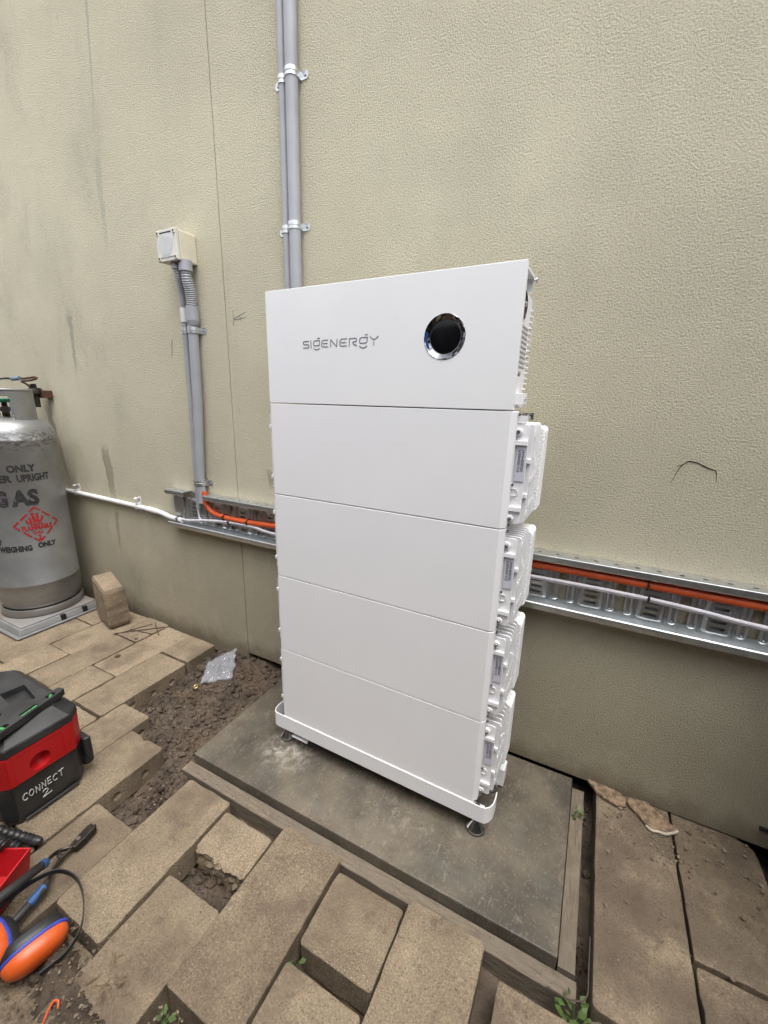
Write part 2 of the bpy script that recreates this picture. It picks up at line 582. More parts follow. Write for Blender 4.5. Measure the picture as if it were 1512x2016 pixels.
def mk_film(name, tint, alpha, sc=40, bs=1.0):
    M = Mat(name)
    h = M.noise(sc, 3, .5, dist=1.2)
    nr = M.bump(h, bs, .012)
    return M.out(tint, .10, 0, nr, .9, None, alpha)

def mk_ring():
    M = Mat('black_gloss_under_film')
    f = M.noise(16, 3, .55, dist=2.5)
    c = M.mix(M.sstep(f, .50, .60), (.16, .165, .18), (.55, .56, .60))
    nr = M.bump(M.noise(22, 2, .5, dist=1.5), .6, .008)
    return M.out(c, .12, 1.0, nr, 1.0)

MW = mk_wall(); MPV = mk_paver(); MSL = mk_slab(); MSO = mk_soil(); MGV = mk_galv(); MCY = mk_cyl(); MWH = mk_white(); MFO = mk_foam()
MTI = mk_timber('weathered_pine', (.125, .100, .074), (.200, .165, .120), (.155, .130, .100))
MT2 = mk_timber('weathered_pine_side', (.125, .100, .074), (.200, .165, .120), (.135, .112, .085), (8, 1, 8))
MTE = plain('fresh_sawn_end', (.40, .28, .15), (.28, .19, .10), 40, .8, bump=.3)
MGC = plain('grey_conduit_plastic', (.335, .340, .365), (.285, .290, .315), 9, .42, bump=.05)
MWP = plain('white_conduit_plastic', (.70, .70, .70), (.60, .60, .59), 14, .4)
MOR = plain('orange_conduit_plastic', (.62, .095, .018), (.50, .072, .014), 20, .45)
MWC = plain('white_cable_sheath', (.62, .60, .64), (.52, .50, .55), 30, .45)
MBK = plain('black_plastic', (.020, .020, .021), (.012, .012, .013), 18, .45, bump=.15)
MBG = plain('scuffed_black_plastic', (.036, .036, .037), (.012, .012, .013), 11, .42, bump=.2, bscale=60)
MRD = plain('red_plastic', (.52, .010, .014), (.42, .008, .010), 6, .36, bump=.06)
MRB = plain('red_bin_plastic', (.46, .010, .016), (.34, .008, .012), 9, .40)
MCB = plain('cream_box_plastic', (.60, .555, .44), (.54, .50, .39), 12, .45)
MGB = plain('light_grey_lid', (.60, .585, .54), (.54, .525, .48), 20, .4)
MDK = plain('dark_recess', (.012, .011, .010), (.008, .008, .007), 20, .9)
MST = plain('steel_screw', (.46, .46, .47), (.36, .36, .37), 60, .28, .95)
MCH = plain('polished_steel', (.62, .62, .62), (.52, .52, .52), 30, .14, 1.0)
MIN = plain('logo_grey_ink', (.115, .118, .135), (.10, .10, .12), 60, .5)
MSB = plain('black_stencil_paint', (.008, .008, .010), (.040, .040, .042), 150, .6)
MSR = plain('red_stencil_paint', (.42, .018, .022), (.28, .02, .02), 100, .55)
MLB = plain('label_paper', (.56, .56, .64), (.53, .53, .60), 40, .5)
MBL = plain('blue_grip', (.035, .105, .27), (.02, .06, .17), 30, .45)
MBT = plain('blue_film_tab', (.015, .075, .30), (.01, .05, .22), 30, .3)
MOM = plain('orange_earmuff', (.66, .115, .02), (.56, .085, .014), 16, .38)
MBU = plain('blue_earmuff_rim', (.045, .065, .38), (.03, .05, .30), 20, .4)
MIR = plain('blackened_iron', (.055, .045, .036), (.030, .026, .022), 40, .45, .6, bump=.3)
MCP = plain('rusty_copper', (.13, .055, .030), (.075, .040, .028), 60, .6, .4, bump=.3)
MGP = plain('grey_plinth_plastic', (.185, .188, .188), (.13, .128, .124), 7, .6, bump=.2)
MPU = plain('stained_plinth_top', (.21, .205, .195), (.15, .118, .09), 6, .7, bump=.2)
MGR = plain('green_vial', (.07, .34, .11), (.04, .22, .06), 40, .25)
MVG = plain('valve_green', (.02, .16, .09), (.015, .11, .06), 40, .5)
MCK = plain('chalk_marker', (.55, .55, .55), (.38, .38, .38), 160, .7)
MLF = plain('weed_leaf', (.075, .125, .025), (.05, .085, .018), 60, .6)
MDL = plain('dead_leaf', (.20, .13, .06), (.13, .085, .045), 60, .8)
MTW = plain('dry_twig', (.090, .062, .042), (.055, .040, .030), 90, .9)
MFK = plain('render_flake', (.30, .215, .135), (.11, .072, .045), 70, .95, bump=1.0, bscale=130, bdist=.006)
MFE = plain('broken_render_edge', (.50, .45, .37), (.36, .31, .24), 60, .9, bump=.5)
MCR = plain('crumb_stone', (.24, .19, .135), (.10, .076, .054), 40, .95, bump=.5)
MBR = plain('brass', (.60, .42, .20), (.50, .34, .15), 40, .3, .9)
MBS = plain('black_steel_panel', (.028, .030, .032), (.02, .02, .021), 12, .5)
MBAG = mk_film('clear_plastic_bag', (.46, .48, .52), .28, 9, .5)
MLF2 = mk_film('lid_film', (.66, .67, .68), .35, 18, .3)
MRG = mk_ring()
MGL = plain('black_glass', (.005, .005, .006), (.003, .003, .004), 5, .18, spec=.25)
MLC = plain('sealant_line', (.15, .14, .115), (.10, .093, .075), 30, .9)

# ------------------------------------------------------------------ ground and soil
g = B().add([(-60, -60, -.16), (60, -60, -.16), (60, 60, -.16), (-60, 60, -.16)], [(0, 1, 2, 3)])
struct(g.obj('ground', MSO))

def soil_h(x, y):
    h = -.098
    # dug-out hole between the pavers and the pad
    wx = max(0, min(1, (x + .80) / .10)) * max(0, min(1, (-.20 - x) / .05))
    if y > -.86:
        h += wx * (.026 + .040 * math.exp(-((y + .02) / .15) ** 2) + .018 * math.exp(-((x + .48) / .16) ** 2 - ((y + .30) / .16) ** 2))
        h -= wx * .020 * math.exp(-((y + .72) / .08) ** 2)
    # spilled soil on the old pavers at the front
    d = math.exp(-((x - .10) / .20) ** 2 - ((y + 1.11) / .085) ** 2)
    h += .100 * d
    h += .075 * math.exp(-((x + .09) / .10) ** 2 - ((y + 1.06) / .045) ** 2)
    if x < -.55 and y > -.02:
        h = max(h, -.075)
    amp = .013 + .006 * wx
    h += amp * fbm(x * 14, y * 14, 1.3, 5) + .010 * abs(fbm(x * 38, y * 38, 7.7, 4)) + .004 * fbm(x * 95, y * 95, 3, 3)
    return h

def axis(a, b, fa, fb, fine, coarse):
    out, v = [], a
    while v < b:
        out.append(v)
        v += fine if fa <= v < fb else coarse
    out.append(b)
    return out
XS = axis(-2.7, 2.1, -.85, .30, .0065, .024)
YS = axis(-2.2, .14, -1.25, 0.02, .0065, .024)
vs = [(x, y, soil_h(x, y)) for y in YS for x in XS]
nx = len(XS)
fs = [(j * nx + i, j * nx + i + 1, (j + 1) * nx + i + 1, (j + 1) * nx + i) for j in range(len(YS) - 1) for i in range(nx - 1)]
sb = B(); sb.v = [Vector(v) for v in vs]; sb.f = fs; sb.sm = [True] * len(fs)
so = sb.obj('soil', MSO, autosm=False)
struct(so, 'stuff')

def clod(b, x, y, z, r, flat=.75):
    t = (1 + 5 ** .5) / 2
    iv = [(-1, t, 0), (1, t, 0), (-1, -t, 0), (1, -t, 0), (0, -1, t), (0, 1, t), (0, -1, -t), (0, 1, -t), (t, 0, -1), (t, 0, 1), (-t, 0, -1), (-t, 0, 1)]
    fi = [(0, 11, 5), (0, 5, 1), (0, 1, 7), (0, 7, 10), (0, 10, 11), (1, 5, 9), (5, 11, 4), (11, 10, 2), (10, 7, 6), (7, 1, 8), (3, 9, 4), (3, 4, 2), (3, 2, 6), (3, 6, 8), (3, 8, 9), (4, 9, 5), (2, 4, 11), (6, 2, 10), (8, 6, 7), (9, 8, 1)]
    a = R.random() * 6.28
    sx, sy = R.uniform(.7, 1.4), R.uniform(.7, 1.2)
    out = []
    for v in iv:
        q = Vector(v).normalized() * r * R.uniform(.72, 1.2)
        q = Vector((q.x * sx, q.y * sy, q.z * flat))
        out.append((x + q.x * math.cos(a) - q.y * math.sin(a), y + q.x * math.sin(a) + q.y * math.cos(a), z + q.z))
    b.add(out, fi, False)
cb = B()
for i in range(2600):
    k = R.random()
    if k < .72:
        x, y = R.uniform(-.76, -.22), R.uniform(-.62, .0)
    elif k < .88:
        x, y = R.uniform(-.36, -.17), R.uniform(-.82, -.56)
    elif k < .93:
        x, y = R.uniform(.0, .2), R.uniform(-.85, -.74)
    elif k < .96:
        x, y = R.uniform(.985, 1.015), R.uniform(-.62, 0)
    else:
        x, y = R.uniform(-.1, .3), R.uniform(-1.18, -1.0)
    r = R.uniform(.002, .006) if R.random() < .8 else R.uniform(.006, .015)
    clod(cb, x, y, soil_h(x, y) + r * .3, r)
struct(cb.obj('soil_clods', MSO), 'stuff')
gb = B()
for i in range(520):
    x, y = (R.uniform(-.72, -.24), R.uniform(-.60, -.02)) if R.random() < .8 else (R.uniform(-.34, -.18), R.uniform(-.8, -.6))
    r = R.uniform(.0015, .0045)
    clod(gb, x, y, soil_h(x, y) + r * .6, r)
struct(gb.obj('gravel', MCR), 'stuff')

# ------------------------------------------------------------------ rendered wall
wall = thing('rendered_wall', 'cream textured render wall with a vertical panel joint behind the equipment', 'wall', (0, 0, 0))
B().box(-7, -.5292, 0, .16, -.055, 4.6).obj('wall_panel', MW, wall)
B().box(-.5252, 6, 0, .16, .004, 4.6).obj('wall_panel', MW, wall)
B().box(-.5292, -.5252, .006, .12, -.05, 4.55).obj('joint', MLC, wall)
B().box(-7, 6, .10, .159, -.2, .003).obj('footing', MDK, wall)
ck = B()
ck.tube(spl([(1.052, 0, 1.028), (1.057, 0, 1.04), (1.067, 0, 1.072), (1.082, 0, 1.090)], 5), [.0002 + .00007 * i for i in range(16)], 6)
ck.tube(spl([(1.082, 0, 1.090), (1.103, 0, 1.087), (1.125, 0, 1.076), (1.142, 0, 1.071), (1.146, 0, 1.062), (1.150, 0, 1.040)], 5), [.0013, .0016, .0013, .0017, .0012, .0014, .0011, .0013, .0017, .0014, .0015, .0012, .0013, .0015, .0011, .0012, .0014, .0010, .0009, .0011, .0008, .0008, .0006, .0005, .0005, .0003], 6)
ck.tube(spl([(1.060, 0, 1.075), (1.070, 0, 1.079), (1.082, 0, 1.090)], 4), .0008, 6)
ck.obj('crack', MDK, wall)
pk = B()
for a in ([(-.487, 0, 1.553), (-.488, 0, 1.53), (-.489, 0, 1.497)], [(-.421, 0, 1.541), (-.455, 0, 1.531), (-.484, 0, 1.520), (-.45, 0, 1.519), (-.422, 0, 1.523)], [(-.455, 0, 1.531), (-.447, 0, 1.51)]):
    pk.tube(spl(a, 4), .0011, 5)
pk.obj('pencil_mark', MIN, wall)

# ------------------------------------------------------------------ unseen fences added to block light in the side passage
def fence(p0, p1, label, FH):
    p0, p1 = Vector((*p0, 0)), Vector((*p1, 0))
    d = (p1 - p0).normalized()
    nrm = Vector((-d.y, d.x, 0))
    root = thing('shade_fence', label, 'fence', p0)
    L = (p1 - p0).length
    n_ = max(1, round(L / 2.4))
    for i in range(n_ + 1):
        c = p0 + d * (L * i / n_)
        B().prism([tuple((c + d * a + nrm * b_)[:2]) for a, b_ in ((-.03, -.03), (.03, -.03), (.03, .03), (-.03, .03))], -.1, FH + .03).obj('post', MFN, root)
    for i in range(n_):
        a0, a1 = L * i / n_ + .031, L * (i + 1) / n_ - .031
        w_ = (a1 - a0) / 12
        pts = []
        for k_ in range(12):
            for t_, o_ in ((0, 0), (.35, 0), (.5, .022), (.85, .022)):
                pts.append((a0 + (k_ + t_) * w_, o_))
        ring = [p0 + d * a + nrm * o_ for a, o_ in pts] + [p0 + d * a + nrm * (o_ - .003) for a, o_ in reversed(pts)]
        B().loft([[v + Vector((0, 0, z)) for v in ring] for z in (-.1, FH - .04)]).obj('sheet', MFN, root)
        for z in (.02, FH - .06):
            B().prism([tuple((p0 + d * a + nrm * b_)[:2]) for a, b_ in ((a0, -.026), (a1, -.026), (a1, -.005), (a0, -.005))], z, z + .04).obj('rail', MFN, root)
FH, FY, FX = 2.1, -1.85, 2.15
MFN = plain('painted_steel_fence', (.10, .098, .092), (.085, .083, .078), 6, .6)
fence((-5.0, FY), (FX, FY), 'added unseen steel fence behind the viewer, blocking light from the passage', FH)
fence((FX, FY + .05), (FX, -.06), 'added unseen steel fence right of the viewer, blocking light at the passage end', 2.2)

# ------------------------------------------------------------------ concrete pad and formwork
PADZ = .004
M3 = B().box(-.252, .947, -.545, -.012, -.12, PADZ)
struct(M3.obj('concrete_pad', MSL, bevel=.004))
fb = B()
n = 24
poly = [(-.262 + i * (.992 + .262) / n, -.5475) for i in range(n + 1)] + [(.992 - i * (.992 + .262) / n, -.588 + .0025 * fbm(i * .7, 3, 1)) for i in range(n + 1)]
fb.prism(poly, -.115, -.031)
f1 = fb.obj('formwork_board', MTI, origin=(.36, -.57, -.11), bevel=.003)
tag(f1, 'long muddy timber formwork board along the front edge of the concrete pad', 'timber board')
B().box(-.2645, -.262, -.587, -.549, -.085, -.032).obj('sawn_end', MTE, f1)
fb = B()
poly = [(.950, -.5465), (.950, -.03), (.986, -.03)] + [(.986 + .002 * fbm(i * .8, 9, 4), -.03 - i * (.5165) / 12) for i in range(13)]
fb.prism(poly, -.115, -.017)
f2 = fb.obj('formwork_board', MT2, origin=(.967, -.3, -.11), bevel=.003)
tag(f2, 'timber formwork board along the right side of the pad, beside the dark gap', 'timber board')

# ------------------------------------------------------------------ paving
pav = bpy.data.objects.new('paving', None)
COL.objects.link(pav)
ORG[pav.name] = Vector((0, 0, 0))
struct(pav)
def paver(x0, x1, y0, y1, dz=0, tilt=(0, 0), th=.082, cr=.010, rough=None, yaw=0, dim=None, pts=None, dirt_shade=None):
    g = .0030
    x0 += g; x1 -= g; y0 += g; y1 -= g
    cx, cy = (x0 + x1) / 2, (y0 + y1) / 2
    out = pts or rrect(x0, x1, y0, y1, cr, 2)
    # subdivide the outline, then wear it
    o2 = []
    for i, a in enumerate(out):
        c = out[(i + 1) % len(out)]
        L = math.hypot(c[0] - a[0], c[1] - a[1])
        k = max(1, int(L / (.012 if rough else .022)))
        for j in range(k):
            o2.append((a[0] + (c[0] - a[0]) * j / k, a[1] + (c[1] - a[1]) * j / k))
    sd_ = R.random() * 50
    rings = []
    ch = .0018
    prof = [(-th, 0), (-ch * 1.3, 0), (-ch * .35, ch * .45), (0, ch * 1.5), (0, .022)]
    if rough:
        prof = [(-th, 0), (-.066, 0), (-.052, 0), (-.038, 0), (-.026, 0), (-.014, 0), (-.006, 0)] + prof[1:]
    for z, ins in prof:
        ring = []
        for (x, y) in o2:
            w = .0022 * fbm(x * 30 + sd_, y * 30, z * 40, 3)
            chip = max(0, fbm(x * 17 + sd_, y * 17, 2, 3) - .58) * .025 if z > -.008 and ins < .02 else 0
            dx, dy = cx - x, cy - y
            L = math.hypot(dx, dy) or 1
            yy = y
            if rough and abs(y - y0) < .004 and z < -.002:
                yy = y + rough * max(-.35, min(.35, .40 * fbm(x * 55, sd_, z * 55, 4) + .25 * fbm(x * 160, sd_, z * 160, 2)))
            # inset towards the middle, axis by axis
            ii = ins + chip * .8
            ix = max(-ii, min(ii, dx)) if abs(x - cx) > (x1 - x0) / 2 - .02 else 0
            iy = max(-ii, min(ii, dy)) if abs(y - cy) > (y1 - y0) / 2 - .02 else 0
            zz = z + (.0012 * fbm(x * 12 + sd_, y * 12, 0, 3) if z > -.01 else 0) - chip * .7
            ring.append((x + ix + w * (dx / L), yy + iy + w * (dy / L), zz))
        rings.append(ring)
    Mx = Matrix.Translation((cx, cy, dz)) @ Matrix.Rotation(yaw, 4, 'Z') @ Matrix.Rotation(tilt[0], 4, 'X') @ Matrix.Rotation(tilt[1], 4, 'Y') @ Matrix.Translation((-cx, -cy, 0))
    b = B()
    b.loft(rings, Mx, False)
    ob = b.obj('paver', MPV, pav)
    ob.data.transform(Matrix.Translation((-cx, -cy, 0)))
    ob.location = (cx, cy, 0)
    if dirt_shade is None:
        dirt_shade = max(0, min(1, R.uniform(-.18, .22) + (.85 if cx > 1 else (.60 if cy < -.95 and cx < .2 else .22))))  # extra for right-hand pavers paints in shade; the rest is trodden soil
    ob.color = (dirt_shade, dirt_shade, dirt_shade, 1)
    if dim:
        cs = []
        for d in dim:
            cc = B()
            cc.lathe([(.0001, -.011), (.008, -.009), (.0135, -.003), (.0145, .0), (.0145, .02), (.0001, .02)], d, 14, (1, 0, 0))
            cs.append(cc.obj('cutter', MPV))
        cut(ob, cs)
    return ob
C = [-2.36, -2.18, -2.0, -1.815, -1.63, -1.45, -1.265, -1.09, -.91, -.72, -.55, -.365, -.18, .008, .2, .4, .6, .797]
j = lambda a=.0035: R.uniform(-a, a)
def col(i, ys, **kw):
    for k in range(len(ys) - 1):
        paver(C[i], C[i + 1], ys[k + 1], ys[k], j(), (j(.006), j(.008)), **kw)
col(0, [-.03, -.42, -.81, -1.2, -1.58])
col(1, [-.03, -.21, -.60, -.99, -1.38])
col(2, [-.03, -.42, -.81, -1.2, -1.58])
col(3, [-.03, -.21, -.60, -.99, -1.38])
col(3, [-1.38, -1.77]); col(2, [-1.58, -1.77]); col(1, [-1.38, -1.77])
col(4, [-.015, -.218, -.607, -.995, -1.385, -1.77])
col(5, [-.02, -.424, -.812, -1.2, -1.59])
col(6, [-.015, -.21, -.60, -.99, -1.38, -1.77])
col(7, [-.025, -.42, -.81, -1.2, -1.59])
C7 = None
# row running along the hole: cored sides face the soil
paver(C[8], C[9], -.20, -.03, .002, (.004, .0), cr=.008)
paver(C[8], C[9], -.595, -.203, -.001, (-.003, .004), dim=[(C[9] - .002, -.285, -.050), (C[9] - .002, -.375, -.045), (C[9] - .002, -.47, -.04)])
col(8, [-.600, -.985, -1.37, -1.75])
paver(C[9], C[10], -.885, -.50, -.002, (.003, -.004), dim=[(C[10] - .002, -.545, -.045)])
col(9, [-.885, -1.27, -1.66])
paver(C[10], C[11], -.965, -.575, .001, (-.004, .003), dim=[(C[11] - .002, -.655, -.042), (C[11] - .002, -.75, -.042)])
col(10, [-.965, -1.355, -1.74])
paver(C[11], C[12], -1.2, -.806, -.004, (.004, .002))
col(11, [-1.2, -1.59])
paver(C[12], C[13], -1.016, -.616, .002, (.003, .002), cr=.008)
paver(C[12], C[13], -1.41, -1.022, -.022, (.008, .0), cr=.008)
paver(C[13] + .003, C[14] - .004, -.762, -.640, -.001, (.012, .006), rough=.022, cr=.007)
paver(C[13], C[14], -1.228, -.832, -.006, (-.006, .003))
paver(C[14], C[15], -.992, -.592, .006, (-.004, .004), cr=.010)
paver(C[14], C[15], -1.39, -1.035, -.012, (.003, .002))
paver(C[15] + .004, C[16], -.798, -.620, .000, (.006, -.004), cr=.008)
paver(C[15], C[16], -1.21, -.829, -.002, (.002, .003), cr=.008)
paver(C[16], C[17], -.985, -.590, .003, (-.003, .002), cr=.010)
paver(C[16], C[17], -1.38, -.99, -.003, (.003, 0))
paver(.832, 1.003, -1.02, -.636, -.006, (.003, -.004), cr=.009)
col(15, [-1.21, -1.6]); col(13, [-1.23, -1.6]); paver(.8, .995, -1.42, -1.026, -.004)
paver(1.017, 1.224, -.598, .04, .001, (0, .002), cr=.009)
paver(1.226, 1.436, -.398, .0 - .001, -.002, (0, .003), pts=[(1.229, -.395), (1.433, -.395), (1.433, -.040), (1.428, -.020), (1.415, -.005), (1.395, -.001), (1.392, .03), (1.229, .03)])
paver(1.226, 1.436, -.80, -.404, -.003, (.003, -.002), cr=.009)
paver(1.010, 1.222, -1.0, -.606, -.004, (.002, 0), cr=.02)
paver(1.226, 1.436, -1.2, -.804, -.002); paver(1.01, 1.222, -1.4, -1.004, -.002)
paver(1.45, 1.65, -1.0, -.60, -.004); paver(1.45, 1.65, -1.4, -1.004, -.004)

# loose paver standing on end by the gas cylinder
up_ = B()
Mx = Matrix.Translation((-1.388, -.136, .002)) @ Matrix.Rotation(math.radians(-14), 4, 'Z') @ Matrix.Rotation(math.radians(-3), 4, 'Y')
rings = []
for k in range(13):
    z = .242 * k / 12
    ring = []
    ins = .008 if k in (0, 12) else 0
    top = .030 if k == 12 else 0
    for (x, y) in rrect(-.092 + ins, .092 - ins, -.052 + ins, .052 - ins, .005, 2):
        q = .004 * fbm(x * 40, y * 40, z * 25, 4) + (.006 * fbm(3, y * 60, z * 40, 4) if x > .06 else 0)
        ring.append((x * (1 + q * 6) , y * (1 + q * 5), z + (-.022 * (x / .078 + .2) if k >= 11 else 0)))
    rings.append(ring)
up_.loft(rings, Mx, False)
upo = up_.obj('upright_paver', MPV, origin=(-1.388, -.136, 0), bevel=.003)
upo.color = (.1, .1, .1, 1)
tag(upo, 'broken sandy paver standing on end against the wall beside the gas cylinder', 'paver')

# ------------------------------------------------------------------ battery stack
YA = -.0145
ZB = .128
def T(v):
    x, y, z = v
    return Vector((x * math.cos(YA) - y * math.sin(YA), -.357 + x * math.sin(YA) + y * math.cos(YA), ZB + z))
GM = 'white battery modules stacked under the inverter'
def module():
    root = thing('battery_module', 'lowest white battery module, resting on the curved stand rail', 'battery', T((.346, .1, 0)), GM)
    pl = [(.003, .0006), (.0005, .003), (-.007, .010), (-.0085, .014), (-.0085, .030), (.7005, .030), (.7005, .014), (.699, .010), (.6915, .003), (.689, .0006)]
    B().prism(pl, .0012, .2688).obj('front_cover', MWH, root, bevel=.0012, tf=T)
    B().box(.012, .680, .031, .150, .004, .262).obj('cell_case', MWH, root, tf=T)
    for k in range(7):
        y = .036 + .0185 * k
        xo = .7265 if k == 0 else (.7345 if k == 1 else .7352)
        pr = rrect(.692 - xo, xo, .008, .242, .006, 2)
        b = B()
        Mz = Matrix(((1, 0, 0, 0), (0, 0, -1, y + .0015), (0, 1, 0, 0), (0, 0, 0, 1)))
        b.prism(pr, -.0015, .0015, Mz)
        # cross ribs on the edge of the fin
        zr = ([.200, .046], [.158, .076], [.218, .112, .030])[min(k, 2)] if k < 3 else ([.205 - .012 * k, .10 + .004 * k, .05])
        for z in zr:
            wz = .0055 if k < 2 else .007
            x0 = xo - (.032 if k == 0 else .011)
            b.box(x0, xo - .0005, y - .0075, y - .0004, z - wz, z + wz)
            b.box(.692 - xo + .0005, .692 - x0, y - .0075, y - .0004, z - wz, z + wz)
        b.obj('heat_fin', MWH, root, bevel=.0008, seg=1, tf=T)
    # top deck the next module stands on
    B().box(.05, .676, .034, .15, .262, .2695).obj('deck', MWH, root, tf=T)
    for z in (.224, .022):
        for sx in (-1, 1):
            xc = .704 if sx > 0 else -.012
            bs = B()
            bs.lathe([(.0085, 0), (.0085, .006), (.0075, .0072), (.0001, .0072)], (xc, .0352, z), 16, (0, -1, 0))
            bs.box(min(xc, xc - .012 * sx), max(xc, xc - .012 * sx), .0285, .0352, z - .0085, z + .0085)
            bo = bs.obj('boss', MWH, root, tf=T)
            sc = B().lathe([(.0048, 0), (.0048, .0045), (.004, .0055), (.0024, .0055), (.0024, .0025), (.0001, .0025)], (xc, .028, z), 12, (0, -1, 0))
            sc.obj('screw', MST, bo, tf=T)
    for z in (.262, .104, .0085):
        for xc in (.7035, -.0115):
            B().lathe([(.0032, 0), (.0032, .005), (.0001, .0055)], (xc, .026, z), 10, (0, -1, 0)).obj('screw', MST, root, tf=T)
    for sg, xc in ((1, .7005), (-1, -.0085)):
        pts = [(xc, .0335, .094), (xc + sg * .010, .0335, .094), (xc + sg * .0135, .0335, .090), (xc + sg * .0145, .0335, .0855), (xc + sg * .0135, .0335, .081), (xc + sg * .010, .0335, .077), (xc, .0335, .077)]
        B().tube(pts, .0011, 6).obj('lug', MWH, root, tf=T)
    lb = B().box(.7040, .7258, .0334, .0343, .112, .192).obj('label_sticker', MLB, root, tf=T)
    tx = B()
    for i, t in enumerate(('0151902000079', '1002BE8H5A47')):
        v, f = text2d(t, .0085, .0002)
        wv = max(q.x for q in v)
        tx.add([(.7135 + i * .0078 - q.y, .0331, .133 + q.x * .052 / wv) for q in v], f)
    tx.obj('print', MIN, lb, tf=T)
    fo = B()
    rings = []
    for y, e in ((.158, .0015), (.160, 0), (.229, 0), (.232, .003)):
        rg = []
        base = rrect(-.052 + e, .744 - e, .012 + e, .231 - e, .009, 2)
        for i, (x, z) in enumerate(base):
            rg.append((x + .002 * fbm(x * 20, z * 60, y * 30), y, z + .002 * fbm(z * 50, x * 60, y)))
        rings.append(rg)
    fo.loft(rings, None, False)
    fo.obj('foam_pad', MFO, root, bevel=.002, tf=T)
    return root
m0 = module()
mods = [m0] + [copy_tree(m0, (0, 0, .27 * k)) for k in (1, 2, 3)]
for o, l in zip(mods[1:], ('third white battery module down, second up from the stand', 'second white battery module down, third up from the stand',
                           'topmost white battery module, directly below the inverter with the round display')):
    o['label'] = l
mods[1]['label'] = 'white battery module just above the lowest one in the stack'
mods[2]['label'] = 'white battery module just below the topmost one in the stack'
# little terminal pins showing on the topmost module only
pn = B()
for x, y in ((.712, .05), (.722, .075)):
    pn.cyl((x, y, 1.06), (x, y, 1.076), .004, 8)
    pn.cyl((x - .004, y - .012, 1.072), (x - .004, y + .012, 1.072), .0032, 8)
pn.obj('terminal_pin', MST, mods[3], tf=T)
B().box(.683, .716, .034, .07, 1.055, 1.0695).obj('terminal_block', MWH, mods[3], tf=T)

inv = thing('inverter', 'white inverter head with logo and round black display atop the battery stack', 'inverter', T((.346, .08, 1.08)))
cv = B().prism([(0, 0), (.692, 0), (.692, .016), (0, .016)], 1.0812, 1.3740).obj('front_cover', MWH, inv, bevel=.0012, tf=T)
DC = (.5255, 0, 1.2370)
cut(cv, [B().lathe([(.0001, -.0105), (.0492, -.0105), (.0492, .01), (.0001, .01)], DC, 48, (0, -1, 0)).obj('cutter', MWH, tf=T)])
body = B().box(.020, .683, .017, .150, 1.085, 1.330).obj('housing', MWH, inv, bevel=.003, tf=T)
tp = B().prism([(.004, .0165), (.688, .0165), (.688, .118), (.004, .118)], 1.3655, 1.3720).obj('top_plate', MWH, inv, bevel=.001, tf=T)
B().box(.650, .686, .115, .119, 1.338, 1.3653).obj('rear_flange', MWH, tp, tf=T)
B().lathe([(.0038, 0), (.0038, .006), (.006, .006), (.006, .010), (.0001, .011)], (.686, .112, 1.362), 10, (1, 0, -.1)).obj('thumb_screw', MST, tp, tf=T)
fan = B().lathe([(.0285, 0), (.0285, .003), (.025, .004), (.024, .001), (.0001, .001)], (.683, .050, 1.300), 24, (1, 0, 0)).obj('fan', MBK, inv, tf=T)
fg = B()
for r_ in (.007, .013, .019):
    fg.tube([(.6865, .050 + r_ * math.cos(a * .3927), 1.300 + r_ * math.sin(a * .3927)) for a in range(17)], .0008, 5)
fg.obj('grille', MBS, fan, tf=T)
for z in (1.297, 1.158):
    b = B().lathe([(.003, 0), (.003, .006), (.0055, .006), (.0055, .011), (.0001, .012)], (.6835, .026, z), 10, (1, 0, 0))
    b.obj('thumb_screw', MST, inv, tf=T)
hs = B()
for k in range(16):
    z = 1.115 + .0125 * k
    hs.box(.655, .6885, .136, .1535, z, z + .0035)
hs.obj('heat_sink_teeth', MWH, inv, bevel=.0006, seg=1, tf=T)
vt = B()
for k in range(9):
    z = 1.175 + k * .0105
    vt.box(.6828, .6842, .055, .125, z, z + .004, None)
vt.obj('vent_slot', MGC, inv, tf=T)
B().box(.684, .702, .05, .10, 1.093, 1.118).obj('bracket', MWH, inv, bevel=.001, tf=T)
B().cyl((.702, .075, 1.106), (.712, .075, 1.106), .0035, 8).obj('bracket_screw', MST, inv, tf=T)
# display
DC = (.5255, 0, 1.2370)
ds = B().lathe([(.0490, -.0100), (.0490, .0008), (.0482, .0012), (.0470, .0004), (.0374, -.0075), (.0366, -.0080), (.0001, -.0080)], DC, 48, (0, -1, 0)).obj('display_ring', MRG, inv, tf=T)
B().lathe([(.0366, -.0079), (.0366, -.0066), (.035, -.0060), (.0001, -.0058)], DC, 48, (0, -1, 0)).obj('display_glass', MGL, ds, tf=T)
B().tube([(DC[0] + .0372 * math.cos(a),   .0068, DC[2] + .0372 * math.sin(a)) for a in [k * math.pi / 24 for k in range(49)]], .0006, 5).obj('bezel', MST, ds, tf=T)
bt = B()
bt.strap([(DC[0] + .0445 * math.cos(math.radians(a)),   .0006, DC[2] + .0445 * math.sin(math.radians(a))) for a in range(165, 214, 6)], .001, .007, (0, 1, 0))
bt.obj('film_tab', MBT, ds, tf=T)
